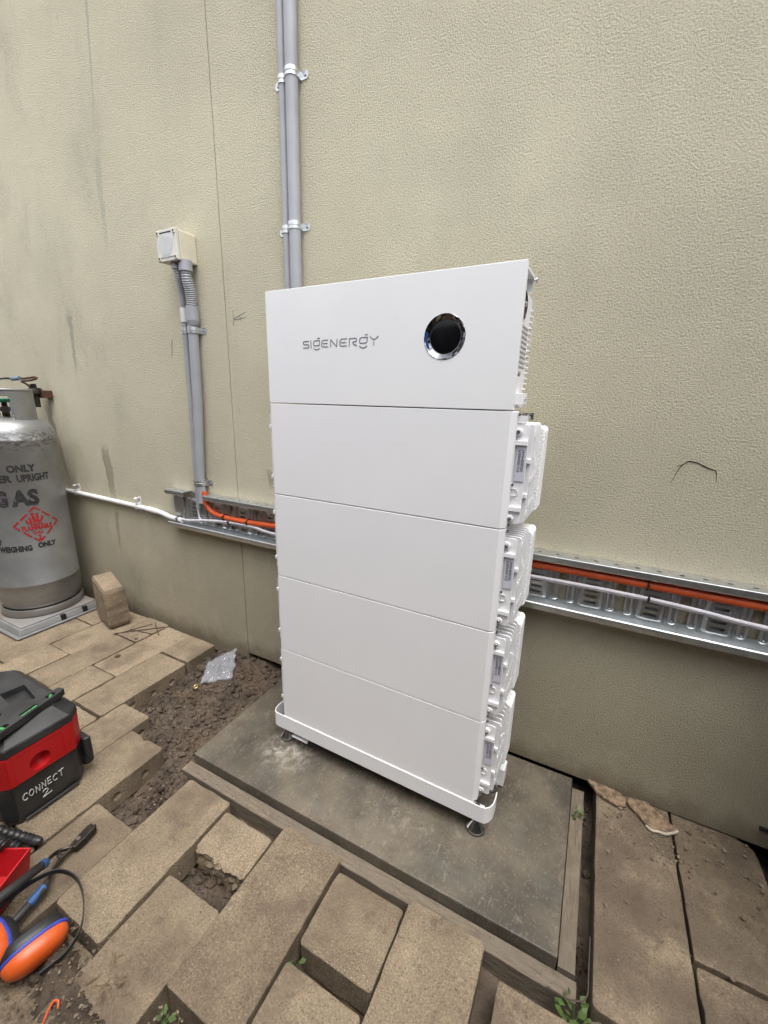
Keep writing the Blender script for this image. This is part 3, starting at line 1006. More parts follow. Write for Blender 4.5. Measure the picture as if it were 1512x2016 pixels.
# logo
lg = B()
def stroke(pts, w=.0021):
    P = []
    for x, y in pts:
        base = 387 - (x - 105) * .0495
        P.append(Vector((.1265 + (x - 105) / 1277 * .2305, -.0004, 1.2255 + (base - y) * .0001645)))
    for i in range(len(P) - 1):
        a, b_ = P[i], P[i + 1]
        t = (b_ - a).normalized()
        nn = Vector((-t.z, 0, t.x)) * (w / 2)
        e = t * (w * .35)
        vs = [a - e - nn, b_ + e - nn, b_ + e + nn, a - e + nn]
        lg.add([v + Vector((0, -.0002 - .00002 * i, 0)) for v in vs], [(0, 1, 2, 3)])
for st in ([(218, 283), (130, 287), (114, 298), (115, 325), (130, 333), (205, 333), (216, 345), (214, 372), (200, 381), (108, 386)],
           [(253, 272), (254, 382)],
           [(405, 268), (320, 274), (303, 288), (300, 335), (312, 348), (385, 345), (403, 335), (407, 268)], [(372, 238), (410, 235)],
           [(300, 385), (325, 402), (350, 408), (380, 402), (407, 383)],
           [(555, 260), (470, 266), (448, 285), (445, 345), (462, 362), (555, 360)], [(465, 315), (545, 311)],
           [(603, 360), (603, 255), (705, 355), (714, 245)],
           [(878, 240), (785, 246), (762, 268), (760, 330), (778, 348), (873, 343)], [(778, 298), (862, 294)],
           [(915, 345), (918, 240), (1020, 230), (1036, 243), (1034, 270), (1020, 280), (985, 283), (975, 295), (985, 315), (1040, 335)],
           [(1210, 218), (1110, 224), (1088, 243), (1085, 290), (1100, 302), (1180, 298), (1200, 285), (1210, 218)], [(1172, 185), (1212, 181)],
           [(1085, 345), (1110, 362), (1140, 370), (1175, 360), (1203, 340)],
           [(1250, 210), (1280, 235), (1310, 247), (1340, 235), (1378, 202)], [(1311, 275), (1310, 325)]):
    stroke(st)
lg.obj('logo', MIN, inv, tf=T)

# stand: curved front rail on levelling feet
stn = thing('stand', 'white steel stand with a curved front rail and levelling feet under the batteries', 'stand', T((.346, .1, -.12)))
path = []
for k in range(9):
    a = math.radians(90 + 90 * k / 8 + (10 if k == 0 else 0))
path = [(-.050, .066), (-.052, .042), (-.050, .020), (-.042, .004), (-.026, -.0018), (.05, -.0022), (.642, -.0022), (.715, -.0018), (.733, .005), (.743, .022), (.745, .044), (.744, .066)]
pp = []
P = spl([(x, y, -.0285) for x, y in path], 5)
B().strap(P, .055, .003, (0, 0, 1)).obj('rail', MWH, stn, bevel=.0008, tf=T)
B().box(.0, .692, .0, .16, -.006, -.0012).obj('deck', MWH, stn, tf=T)
B().box(.0, .692, .10, .15, -.055, -.0065).obj('cross_beam', MWH, stn, tf=T)
B().box(.692, .742, .20, .245, -.115, -.050).obj('anchor_plate', MWH, stn, bevel=.002, tf=T)
B().prism([(.03, .002), (.10, .002), (.085, .05), (.04, .05)], -.082, -.078).obj('gusset', MWH, stn, tf=T)
for x, y in ((-.012, .032), (.700, .030), (-.012, .19), (.700, .19)):
    ft = B().lathe([(.0265, 0), (.0275, .003), (.0275, .009), (.024, .013), (.012, .029), (.0085, .034), (.0001, .034)], (x, y, PADZ - ZB + .003), 24)
    fo = ft.obj('foot', MCH, stn, tf=T)
    B().lathe([(.0275, 0), (.0275, .003), (.0001, .003)], (x, y, PADZ - ZB), 24).obj('rubber_pad', MBK, fo, tf=T)
    B().lathe([(.007, 0), (.007, .055), (.0001, .055)], (x, y, PADZ - ZB + .034), 12).obj('stem', MST, fo, tf=T)
    B().lathe([(.0105, 0), (.0105, .008), (.0001, .008)], (x, y, PADZ - ZB + .046), 6).obj('nut', MST, fo, tf=T)
    B().box(x - .018, x + .03 if x < .3 else x + .018, y - .02, y + .02, -.062, -.050).obj('foot_bracket', MWH, stn, bevel=.002, tf=T)

# ------------------------------------------------------------------ cable tray
tray = thing('cable_tray', 'long galvanised slotted cable tray fixed along the wall behind the stack', 'cable tray', (.4, -.02, .60))
TZ0, TZ1 = .606, .7865
loops = [[(-.952, TZ0 + .004), (1.9, TZ0 + .004), (1.9, TZ1 - .004), (-.952, TZ1 - .004)]]
k = 0
x = .755 - .155 * 11
while x < 1.85:
    if x > -.94:
        v, f = shape2d([rrect(x - .024, x + .024, .640, .745, .006, 2)] + [rrect(x - .0165, x + .0165, z - .0042, z + .0042, .0025, 2) for z in (.652, .671, .690, .709, .728)], .0014)
        pan = B().add([(q.x, -.0185 + q.z, q.y) for q in v], f)
        oi, oo = rrect(x - .024, x + .024, .640, .745, .006, 3), rrect(x - .033, x + .033, .631, .754, .010, 3)
        pan.loft([[(a, -.0088, b_) for a, b_ in oo], [(a, -.0180, b_) for a, b_ in oi]], None, True, False)
        pan.obj('raised_pan', MGV, tray)
    xw = x + .0775
    if -.93 < xw < 1.85:
        loops.append(rrect(xw - .0125, xw + .0125, .640, .748, .004, 2))
        for s_ in (-1, 1):
            lp = rrect(min(xw + s_ * .016, xw + s_ * .030), max(xw + s_ * .016, xw + s_ * .030), .637, .750, .006, 3)
            B().tube([(a, -.0085, b_) for a, b_ in lp + lp[:1]], .0052, 8, cap=False).obj('pressed_rib', MGV, tray)
        for s_ in (-1, 1):
            B().tube([(xw + s_ * .0395, -.0078, .628), (xw + s_ * .0395, -.0078, .758)], .0036, 6).obj('pressed_rib', MGV, tray)
    x += .155
v, f = shape2d(loops, .0016)
bp = B().add([(q.x, -.0075 + q.z, q.y) for q in v], f).obj('back_plate', MGV, tray)
def flange(x0, x1, z, sgn, name, holes=True):
    lp = [[(x0, -.0508), (x1, -.0508), (x1, -.0010), (x0, -.0010)]]
    if holes:
        xh = .754 - .052 * 40
        while xh < x1 - .012:
            if xh > x0 + .012:
                lp.append(ell(xh, -.027, .0072, .0048))
            xh += .0520
    v, f = shape2d(lp, .0014)
    b = B().add([(q.x, q.y, z + q.z) for q in v], f)
    pr = spl([(0, -.0510, z - .0002), (0, -.0522, z - sgn * .003), (0, -.0525, z - sgn * .012), (0, -.0520, z - sgn * .019), (0, -.0490, z - sgn * .0215)], 3)
    rings = []
    for xx in (x0, x1):
        rings.append([(xx, p.y, p.z) for p in pr] + [(xx, p.y + .0014, p.z - (.0004 * sgn)) for p in reversed(pr)])
    b.loft(rings, None, False)
    b.obj(name, MGV, tray)
flange(-.955, -.822, TZ1, 1, 'top_flange')
flange(-.694, 1.9, TZ1, 1, 'top_flange')
flange(-.955, 1.9, TZ0, -1, 'bottom_flange', False)

# ------------------------------------------------------------------ cables in the tray
oc = spl([(-.708, -.028, .800), (-.705, -.028, .752), (-.690, -.029, .728), (-.658, -.030, .708), (-.600, -.030, .697), (-.457, -.030, .694), (-.285, -.030, .702), (0, -.026, .722), (.4, -.024, .738), (.74, -.030, .744), (.949, -.032, .746), (1.05, -.032, .745), (1.29, -.032, .744), (1.88, -.032, .744)], 8)
tag(B().tube(oc, .0118, 14).obj('orange_conduit', MOR, origin=(0, -.03, .70)), 'thick orange flexible conduit curving out of the grey conduit along the tray', 'conduit')
oc2 = spl([(.0, -.014, .750), (.74, -.014, .758), (1.05, -.015, .7595), (1.3, -.015, .758), (1.88, -.015, .757)], 6)
tag(B().tube(oc2, .0085, 12).obj('orange_cable', MOR, origin=(.8, -.014, .757)), 'thinner orange cable tucked under the top lip of the tray, right side', 'cable')
wc = spl([(-.90, -.028, .642), (-.85, -.030, .642), (-.80, -.036, .6485), (-.70, -.036, .664), (-.592, -.036, .675), (-.50, -.036, .679), (-.409, -.036, .678), (-.283, -.036, .667), (0, -.035, .68), (.4, -.035, .70), (.734, -.035, .704), (.9, -.036, .706), (1.056, -.036, .7045), (1.18, -.036, .698), (1.30, -.036, .689), (1.6, -.036, .68), (1.88, -.036, .68)], 6)
w1 = B().tube(wc, .0076, 10, flat=.6, upv=(0, 0, 1))
wco = w1.obj('white_cable', MWC, origin=(0, -.035, .68))
tag(wco, 'flat white cable running from the white conduit along the tray', 'cable')
B().tube([p + Vector((0, -.0040, .0)) for p in wc], .0009, 5).obj('sheath_print', MIN, wco)
w2 = spl([(-.84, -.020, .640), (-.74, -.024, .652), (-.6, -.024, .664), (-.4, -.024, .664), (-.283, -.024, .655), (0, -.024, .66)], 6)
tag(B().tube(w2, .0036, 8).obj('white_cable', MWC, origin=(-.5, -.024, .66)), 'thin white cable lying behind the flat one, left of the stack', 'cable')
w3 = spl([(-.768, -.022, .715), (-.767, -.022, .69), (-.760, -.024, .665), (-.745, -.025, .655)], 6)
tag(B().tube(w3, .0045, 8).obj('white_cable', MWC, origin=(-.76, -.022, .68)), 'short white cable dropping from the end of the thin grey conduit', 'cable')
def tie(x, z, r, y, lab, rz=None):
    b = B()
    b.tube([(x + .001 * math.sin(a * .785), y + r * math.cos(a * .785), z + (rz or r) * math.sin(a * .785)) for a in range(9)], .0021, 6, cap=False)
    b.box(x - .003, x + .003, y - r - .004, y - r + .002, z + r * .1, z + r * .1 + .007)
    tag(b.obj('cable_tie', MBK, origin=(x, y, z)), lab, 'cable tie', 'black cable ties in the tray')
tie(-.585, .697, .0145, -.030, 'black cable tie on the orange conduit nearest its bend')
tie(-.445, .694, .0145, -.030, 'black cable tie on the orange conduit left of the stack, second from its bend')
tie(-.556, .677, .0095, -.034, 'black cable tie round the white cables below the orange conduit')
tie(1.045, .743, .0145, -.030, 'black cable tie on the orange conduit right of the stack')
tie(1.052, .7045, .0085, -.036, 'black cable tie on the flat white cable right of the stack')
tie(-.90, .642, .0155, -.030, 'black cable tie holding the white conduit end to the tray')

# ------------------------------------------------------------------ conduits
def conduit(name, pts, r, mat, label, cat='conduit', sockets=()):
    b = B().tube(pts, r, 18)
    ob = b.obj(name, mat, origin=pts[-1])
    tag(ob, label, cat)
    for a, c_, rr in sockets:
        B().cyl(a, c_, rr, 18).obj('coupling', mat, ob)
    return ob
XA0, XA1 = (-.149, -.0225, 3.1), (-.1555, -.0225, 1.40)
conduit('grey_conduit', [XA0, (-.150, -.0225, 2.39), XA1], .0205, MGC, 'thick grey conduit running up the wall above the inverter')
conduit('grey_conduit', [(-.191, -.0155, 3.1), (-.192, -.0155, 2.39), (-.1955, -.0155, 1.40)], .0135, MGC, 'thin grey conduit running up the wall above the inverter')
cA = conduit('grey_conduit', [(-.688, -.026, 1.57), (-.700, -.026, 1.22), (-.729, -.026, .86), (-.728, -.026, .745)], .0205, MGC, 'thick grey conduit from the cream junction box down to the tray',
             sockets=[((-.6855, -.026, 1.575), (-.6865, -.026, 1.520), .0250)])
B().lathe([(.0252, 0), (.0212, -.018), (.0001, -.018)], (-.6870, -.026, 1.5205), 18).obj('coupling_taper', MGC, cA)
cB = conduit('grey_conduit', [(-.750, -.0155, 1.57), (-.756, -.0155, 1.22), (-.765, -.0155, .86), (-.768, -.0155, .712)], .0128, MGC, 'thin grey conduit from the cream junction box down to the tray')
B().cyl((-.7485, -.0155, 1.575), (-.7495, -.0155, 1.520), .0152, 16).obj('coupling', MWP, cB)
def flex(pts, r, label):
    P = spl(pts, 12)
    # resample evenly, alternate the radius for the corrugation
    L = [0]
    for i in range(1, len(P)):
        L.append(L[-1] + (P[i] - P[i - 1]).length)
    n_ = int(L[-1] / .0019)
    Q, rr = [], []
    k = 0
    for i in range(n_ + 1):
        s_ = L[-1] * i / n_
        while k < len(P) - 2 and L[k + 1] < s_:
            k += 1
        t = (s_ - L[k]) / max(1e-6, L[k + 1] - L[k])
        Q.append(P[k].lerp(P[k + 1], t))
        rr.append(r * (1.0, .93, .86, .93)[i % 4])
    ob = B().tube(Q, rr, 16).obj('flexible_conduit', MGC, origin=Q[0], )
    return tag(ob, label, 'conduit', 'ribbed flexible conduits below the junction box')
fa = flex([(-.672, -.052, 1.702), (-.6725, -.050, 1.67), (-.678, -.034, 1.62), (-.6855, -.026, 1.572)], .0215, 'thick ribbed grey flexible conduit under the junction box')
B().cyl((-.672, -.052, 1.733), (-.672, -.052, 1.695), .0255, 18).obj('collar', MGC, fa)
fb_ = flex([(-.716, -.060, 1.715), (-.718, -.052, 1.68), (-.735, -.030, 1.63), (-.7485, -.0155, 1.572)], .0135, 'thin ribbed grey flexible conduit under the junction box')
B().cyl((-.716, -.060, 1.733), (-.716, -.060, 1.705), .0170, 16).obj('collar', MGC, fb_)
# junction box
jb = thing('junction_box', 'cream square junction box with filmed clear lid high on the wall', 'junction box', (-.71, -.05, 1.73))
JX0, JX1, JZ0, JZ1 = -.772, -.662, 1.727, 1.834
B().box(JX0, JX1, -.078, -.0005, JZ0, JZ1).obj('box_body', MCB, jb, bevel=.005)
ld = B().box(JX0 - .001, JX1 + .001, -.0925, -.0800, JZ0 - .001, JZ1 + .001).obj('lid', MGB, jb, bevel=.002)
B().prism([(JX0 + .004, -.0812), (JX1 - .004, -.0812), (JX1 - .004, -.077), (JX0 + .004, -.077)], JZ0 + .003, JZ1 - .003).obj('gasket', MDK, jb)
B().box(JX0 + .012, JX1 - .012, -.0945, -.0924, JZ0 + .012, JZ1 - .012).obj('window_panel', MGB, ld, bevel=.001)
fm = B()
fo_pts = []
for k in range(20):
    a = 2 * math.pi * k / 20
    fo_pts.append(((JX0 + JX1) / 2 - .004 + .042 * math.cos(a) * (1 + .1 * math.sin(3 * a)), (JZ0 + JZ1) / 2 + .044 * math.sin(a)))
rings = [[(x, -.0948, z) for x, z in fo_pts], [(x * .0 + ((JX0 + JX1) / 2 + (x - (JX0 + JX1) / 2) * .75), -.0962, (JZ0 + JZ1) / 2 + (z - (JZ0 + JZ1) / 2) * .75) for x, z in fo_pts]]
fm.loft(rings)
fm.obj('protective_film', MLF2, ld)
for x in (JX0 + .009, JX1 - .009):
    for z in (JZ0 + .010, JZ1 - .010):
        so_ = B().box(x - .007, x + .007, -.0958, -.0920, z - .008, z + .008).obj('screw_boss', MCB, ld, bevel=.0015)
        B().cyl((x, -.0955, z), (x, -.0968, z), .0036, 10).obj('screw', MDK, so_)
B().box(JX0 + .022, JX1 - .024, -.0955, -.0930, JZ1 - .013, JZ1 - .009).obj('slot', MDK, ld)

def saddle(x, y, z, r, ear, label):
    root = thing('pipe_saddle', label, 'pipe clip', (x, y, z), 'galvanised pipe saddles on the grey conduits')
    b = B()
    w = .023
    arc = [(x + (r + .001) * math.cos(math.radians(a)), y + (r + .001) * math.sin(math.radians(a)), z) for a in range(-185, 6, 12)]
    arc = [(x - (r + .001), -.001, z)] + arc + [(x + (r + .001), -.001, z)]
    b.strap(arc, w, .0016, (0, 0, 1))
    rb = [(x + (r + .0022) * math.cos(math.radians(a)), y + (r + .0022) * math.sin(math.radians(a)), z) for a in range(-180, 1, 12)]
    b.tube(rb, .0013, 6)
    ex = x + ear * (r + .001)
    e1 = ex + ear * .027
    pts = [(ex, z - w / 2), (e1 - ear * .006, z - w * .5), (e1, z - w * .25), (e1, z + w * .25), (e1 - ear * .006, z + w * .5), (ex, z + w / 2)]
    My = Matrix(((1, 0, 0, 0), (0, 0, -1, 0), (0, 1, 0, 0), (0, 0, 0, 1)))
    b.prism(pts, .0006, .0024, My)
    b.obj('strap', MGV, root)
    B().lathe([(.005, 0), (.0045, .003), (.002, .004), (.0001, .0035)], (ex + ear * .015, -.0024, z), 10, (0, -1, 0)).obj('screw', MST, root)
saddle(-.1510, -.0225, 2.207, .0208, 1, 'uppermost pipe saddle on the thick conduit above the inverter')
saddle(-.1540, -.0225, 1.788, .0208, 1, 'lower pipe saddle on the thick conduit above the inverter')
saddle(-.1925, -.0155, 2.203, .0138, -1, 'uppermost pipe saddle on the thin conduit above the inverter')
saddle(-.1943, -.0155, 1.784, .0138, -1, 'lower pipe saddle on the thin conduit above the inverter')
saddle(-.6905, -.026, 1.484, .0208, 1, 'pipe saddle on the thick conduit below the junction box')
saddle(-.7515, -.0155, 1.487, .0131, -1, 'pipe saddle on the thin conduit below the junction box')
saddle(-.7287, -.026, .838, .0208, 1, 'pipe saddle on the thick left conduit just above the tray')
saddle(-.7655, -.0155, .834, .0131, -1, 'pipe saddle on the thin left conduit just above the tray')

# white conduit along the wall
wcp = spl([(-2.6, -.016, .668), (-1.909, -.016, .664), (-1.555, -.016, .660), (-1.244, -.016, .655), (-1.090, -.016, .650), (-1.03, -.019, .646), (-.97, -.026, .640), (-.875, -.030, .6365)], 6)
wco_ = conduit('white_conduit', wcp, .0125, MWP, 'white plastic conduit running from behind the gas cylinder to the tray', sockets=[((-1.150, -.016, .6525), (-1.085, -.016, .6498), .0148)])
def clip(x, z, label):
    b = B()
    b.box(x - .011, x + .011, -.004, -.0005, z - .035, z + .050)
    arc = [(x, -.0175 + .0152 * math.cos(math.radians(a)), z + .032 + .0152 * math.sin(math.radians(a))) for a in range(-130, 155, 15)]
    b.strap(arc, .020, .0022, (1, 0, 0))
    arc = [(x, -.0165 + .0142 * math.cos(math.radians(a)), z + .0142 * math.sin(math.radians(a))) for a in range(-140, 141, 20)]
    b.strap(arc, .018, .002, (1, 0, 0))
    b.cyl((x, -.012, z + .014), (x, -.0005, z + .014), .008, 10)
    tag(b.obj('conduit_clip', MWP, origin=(x, 0, z)), label, 'pipe clip', 'white double conduit clips')
clip(-1.79, .6625, 'white double conduit clip closest to the gas cylinder')
clip(-1.235, .655, 'white double conduit clip between the drip stain and the tray')

# ------------------------------------------------------------------ gas cylinders
CX, CY, CZ = -1.85, -.25, .048
def cyl_shell(root, cx, cy):
    pr = [(.10, .018), (.150, .026), (.174, .050), (.184, .090), (.187, .130), (.187, .176), (.1885, .178), (.1885, .184), (.187, .186), (.187, .930), (.189, .934), (.189, .944), (.187, .948), (.185, .972), (.176, 1.000), (.158, 1.022), (.130, 1.038), (.095, 1.047), (.05, 1.050), (.0001, 1.050)]
    B().lathe(pr, (cx, cy, CZ), 56).obj('shell', MCY, root)
    B().lathe([(.176, .0), (.184, .001), (.188, .010), (.187, .030), (.182, .040), (.176, .040), (.178, .028), (.181, .010), (.178, .004), (.168, .002)], (cx, cy, CZ + .002), 48).obj('foot_ring', MCY, root)
gc = thing('gas_cylinder', 'tall silver gas cylinder with black stencilled lettering and red flammable diamond', 'gas cylinder', (CX, CY, CZ))
cyl_shell(gc, CX, CY)
# collar: broad upright straps with a rolled rim
cr = B()
RC = .130
for a0, a1, z0, z1 in ((-9, 44, 1.020, 1.180), (110, 150, 1.02, 1.180), (220, 268, 1.02, 1.180)):
    arc = [(CX + RC * math.cos(math.radians(a0 + (a1 - a0) * k / 8)), CY + RC * math.sin(math.radians(a0 + (a1 - a0) * k / 8)), CZ + (z0 + z1) / 2) for k in range(9)]
    cr.strap(arc, z1 - z0, .005, (0, 0, 1))
arc = [(CX + RC * math.cos(math.radians(a)), CY + RC * math.sin(math.radians(a)), CZ + 1.166) for a in range(-140, 46, 6)]
cr.strap(arc, .030, .0055, (0, 0, 1))
arc = [(CX + (RC + .002) * math.cos(math.radians(a)), CY + (RC + .002) * math.sin(math.radians(a)), CZ + 1.182) for a in range(-140, 46, 6)]
cr.tube(arc, .0055, 8)
cr.obj('collar', MCY, gc, bevel=.0015)
vl = B().lathe([(.016, 1.045), (.016, 1.075), (.021, 1.078), (.021, 1.095), (.012, 1.10), (.012, 1.135), (.0001, 1.135)], (CX, CY, CZ), 14)
vl.cyl((CX, CY, CZ + 1.085), (CX + .06, CY - .025, CZ + 1.085), .014, 12)
vl.cyl((CX + .055, CY - .023, CZ + 1.085), (CX + .09, CY - .038, CZ + 1.085), .019, 6)
vo = vl.obj('valve', MIR, gc)
B().lathe([(.030, 1.120), (.034, 1.125), (.034, 1.136), (.028, 1.140), (.010, 1.134), (.0001, 1.134)], (CX + .005, CY - .01, CZ), 12).obj('handwheel', MVG, vo)
# stencilled lettering wrapped on the shell
def cyl_text(b, txt, a0, a1, z, h, fat=.0012, sz=None):
    v, f = text2d(txt, h * 1.42, fat)
    x0 = min(q.x for q in v); x1 = max(q.x for q in v)
    vs = []
    for q in v:
        a = math.radians(a0 + (a1 - a0) * (q.x - x0) / (x1 - x0))
        vs.append((CX + .1880 * math.cos(a), CY + .1880 * math.sin(a), z + q.y))
    b.add(vs, f)
for wd in (('T', -50, -44, .836, .033, .0022), ('ONLY', -35, 0, .836, .033, .0024), ('DER', -58, -30.5, .787, .034, .0022), ('UPRIGHT', -25, 17, .787, .034, .0022), ('AS', -37, -2.5, .667, .074, .0055),
           ('G', -56, -40.5, .667, .074, .0055), ('T', -66, -60, .467, .023, .002), ('WEIGHING', -66, -23, .426, .028, .0022), ('ONLY', -15.5, 9.2, .434, .025, .0022)):
    st = B()
    cyl_text(st, *wd)
    st.obj('stencil_word', MSB, gc)
sr = B()
def cp(a, z, r=.1882):
    return Vector((CX + r * math.cos(math.radians(a)), CY + r * math.sin(math.radians(a)), z))
def dash(a0, z0, a1, z1, w):
    da = math.radians(a1 - a0) * .187
    dz = z1 - z0
    L = math.hypot(da, dz)
    na, nz = -dz / L * w / 2 / .187 * 57.3, da / L * w / 2
    for k in range(4):
        t0, t1 = k / 4, (k + 1) / 4
        q = [(a0 + (a1 - a0) * t0 - na, z0 + dz * t0 - nz), (a0 + (a1 - a0) * t1 - na, z0 + dz * t1 - nz), (a0 + (a1 - a0) * t1 + na, z0 + dz * t1 + nz), (a0 + (a1 - a0) * t0 + na, z0 + dz * t0 + nz)]
        sr.add([cp(*p_) for p_ in q], [(0, 1, 2, 3)])
dm = [(-11.6, .652), (17.4, .560), (-11.4, .467), (-40.2, .560)]
for i in range(4):
    a, b_ = dm[i], dm[(i + 1) % 4]
    for t0, t1 in ((.0, .24), (.32, .64), (.76, 1.0)):
        dash(a[0] + (b_[0] - a[0]) * t0, a[1] + (b_[1] - a[1]) * t0, a[0] + (b_[0] - a[0]) * t1, a[1] + (b_[1] - a[1]) * t1, .0085)
cyl_text(sr, 'FLAMMABLE', -31, 8, .533, .023, .0018)
cyl_text(sr, 'GAS', -18.5, -5.5, .508, .019, .0008)
cyl_text(sr, '2', -13.5, -8.5, .478, .024, .002)
for a0, z0, a1, z1, w in ((-22, .566, -24, .587, .010), (-18.5, .566, -19.5, .600, .011), (-13.5, .572, -16, .622, .012), (-10, .576, -9.5, .618, .012), (-6.5, .572, -2.5, .602, .010), (-20, .561, -4, .561, .006), (-16, .575, -6, .575, .012)):
    dash(a0, z0, a1, z1, w)
sr.obj('flammable_diamond', MSR, gc)
g2 = thing('gas_cylinder', 'second silver gas cylinder, cut off by the left edge behind the lettered one', 'gas cylinder', (-2.27, -.25, CZ))
cyl_shell(g2, -2.27, -.25)
arc = B()
arc.strap([(-2.27 + RC * math.cos(a * .4488), -.25 + RC * math.sin(a * .4488), CZ + 1.11) for a in range(15)], .16, .005, (0, 0, 1))
arc.obj('collar', MCY, g2)
B().lathe([(.016, 1.045), (.016, 1.10), (.012, 1.135), (.0001, 1.135)], (-2.27, -.25, CZ), 12).obj('valve', MIR, g2)
# plinth under the cylinders
pt = thing('cylinder_plinth', 'grey moulded plinth under the gas cylinder, chipped front corner', 'plinth', (-1.85, -.27, 0))
b = B()
b.prism([(-2.52, -.490), (-1.605, -.490), (-1.605, -.06), (-2.52, -.06)], .004, .012)
b.prism([(-2.51, -.475), (-1.620, -.475), (-1.620, -.07), (-2.51, -.07)], .012, .042, None, [(-2.50, -.462), (-1.634, -.462), (-1.634, -.082), (-2.50, -.082)])
b.obj('base', MGP, pt, bevel=.004)
tb_ = B().prism([(-2.49, -.455), (-1.642, -.455), (-1.642, -.09), (-2.49, -.09)], .0425, .048).obj('top_pad', MPU, pt, bevel=.002)
nb = B()
for y in (-.27, -.16):
    nb.prism([(-1.636, y - .009), (-1.6185, y - .012), (-1.6185, y + .012), (-1.636, y + .009)], .0125, .0430)
nb.obj('notch', MDK, pt)

# regulator and pigtail on the wall behind the cylinder
rg = thing('gas_regulator', 'rusty dark regulator bracket with hose on the wall behind the cylinder', 'regulator', (-1.99, -.04, 1.2))
B().box(-1.965, -1.900, -.050, -.0005, 1.190, 1.232).obj('bracket', MCP, rg, bevel=.003)
b = B()
b.lathe([(.022, 0), (.034, .008), (.036, .022), (.030, .036), (.014, .040), (.014, .060), (.0001, .060)], (-1.950, -.060, 1.205), 18, (0, -.1, 1))
b.cyl((-2.05, -.065, 1.222), (-1.925, -.065, 1.222), .016, 10)
b.cyl((-1.950, -.060, 1.14), (-1.950, -.060, 1.21), .014, 10)
b.obj('regulator_body', MIR, rg)
B().tube(spl([(-1.955, -.07, 1.235), (-1.960, -.09, 1.262), (-1.985, -.10, 1.276), (-1.93, -.085, 1.282), (-1.895, -.07, 1.292), (-1.905, -.07, 1.300), (-1.97, -.09, 1.292), (-2.03, -.12, 1.290)], 6), .0055, 8).obj('copper_tail', MCP, rg)
B().tube(spl([(-2.03, -.12, 1.290), (-2.07, -.15, 1.288), (-2.06, -.22, 1.27), (-1.98, -.30, 1.20), (-1.82, -.31, 1.15), (-1.78, -.28, 1.135)], 8), .0052, 8).obj('hose', MIR, rg)
B().cyl((-2.035, -.12, 1.288), (-1.985, -.105, 1.292), .011, 10).obj('hose_ferrule', plain('blue_grey_ferrule', (.16, .22, .28), (.10, .15, .2), 40, .5), rg)

# ------------------------------------------------------------------ toolbox with spirit level
tbx = thing('tool_box', 'black and red plastic tool box marked CONNECT 2 in white', 'tool box', (-.66, -.875, 0))
def oct_(x0, x1, y0, y1, c):
    return [(x0 + c, y0), (x1 - c, y0), (x1, y0 + c), (x1, y1 - c), (x1 - c, y1), (x0 + c, y1), (x0, y1 - c), (x0, y0 + c)]
b = B()
b.prism(oct_(-.855, -.480, -.975, -.775, .022), .002, .020, None, oct_(-.860, -.474, -.980, -.770, .024))
b.prism(oct_(-.860, -.474, -.980, -.770, .024), .020, .140, None, oct_(-.868, -.467, -.987, -.763, .028))
b.box(-.474, -.4655, -.945, -.80, .012, .018)
b.obj('case', MBG, tbx, bevel=.004)
rd = B()
rd.prism(oct_(-.870, -.465, -.988, -.762, .030), .1405, .243, None, oct_(-.872, -.463, -.990, -.760, .030))
rb_ = rd.obj('red_band', MRD, tbx, bevel=.003)
cc = B().lathe([(.0001, -.030), (.014, -.028), (.024, -.014), (.0265, 0), (.0265, .02), (.0001, .02)], (-.4645, -.884, .178), 22, (1, 0, 0))
cut(rb_, [cc.obj('cutter', MRD)])
pnl = B()
for y in (-.945, -.822):
    pnl.box(-.4660, -.4628, y - .0012, y + .0012, .150, .236)
pnl.box(-.4645, -.4622, -.945, -.822, .233, .236)
pnl.obj('raised_edge', MRD, rb_)
for z in (.165, .196, .222):
    pass
ldb = B()
ldb.prism(oct_(-.874, -.461, -.992, -.758, .034), .2435, .268, None, oct_(-.874, -.461, -.992, -.758, .036))
ldb.prism(oct_(-.874, -.461, -.992, -.758, .036), .268, .300, None, oct_(-.842, -.505, -.962, -.786, .030))
lid = ldb.obj('lid', MBG, tbx, bevel=.003)
c1 = B().prism([(-.700, -.865), (-.592, -.875), (-.588, -.822), (-.690, -.808)], .280, .32, None, [(-.702, -.868), (-.590, -.878), (-.585, -.820), (-.692, -.805)]).obj('cutter', MBG)
c2 = B().prism([(-.70, -.955), (-.592, -.955), (-.590, -.905), (-.695, -.90)], .280, .32).obj('cutter', MBG)
cut(lid, [c1, c2])
B().box(-.79, -.735, -.853, -.851, .2995, .3006).obj('lid_rib', MBG, lid)
lt = B()
lt.prism([(-.535, -.768), (-.470, -.768), (-.465, -.748), (-.53, -.748)], .075, .150)
lt.cyl((-.50, -.757, .085), (-.50, -.752, .040), .014, 10, .018)
lt.obj('latch', MBK, tbx, bevel=.004)
hw = B()
def hand(pts, y0, z0, w, h):
    P = [(-.4665 + .012 * 0, y0 + x * w, z0 + z * h) for x, z in pts]
    hw.tube(spl(P, 3), .0013, 6)
yy = -.938
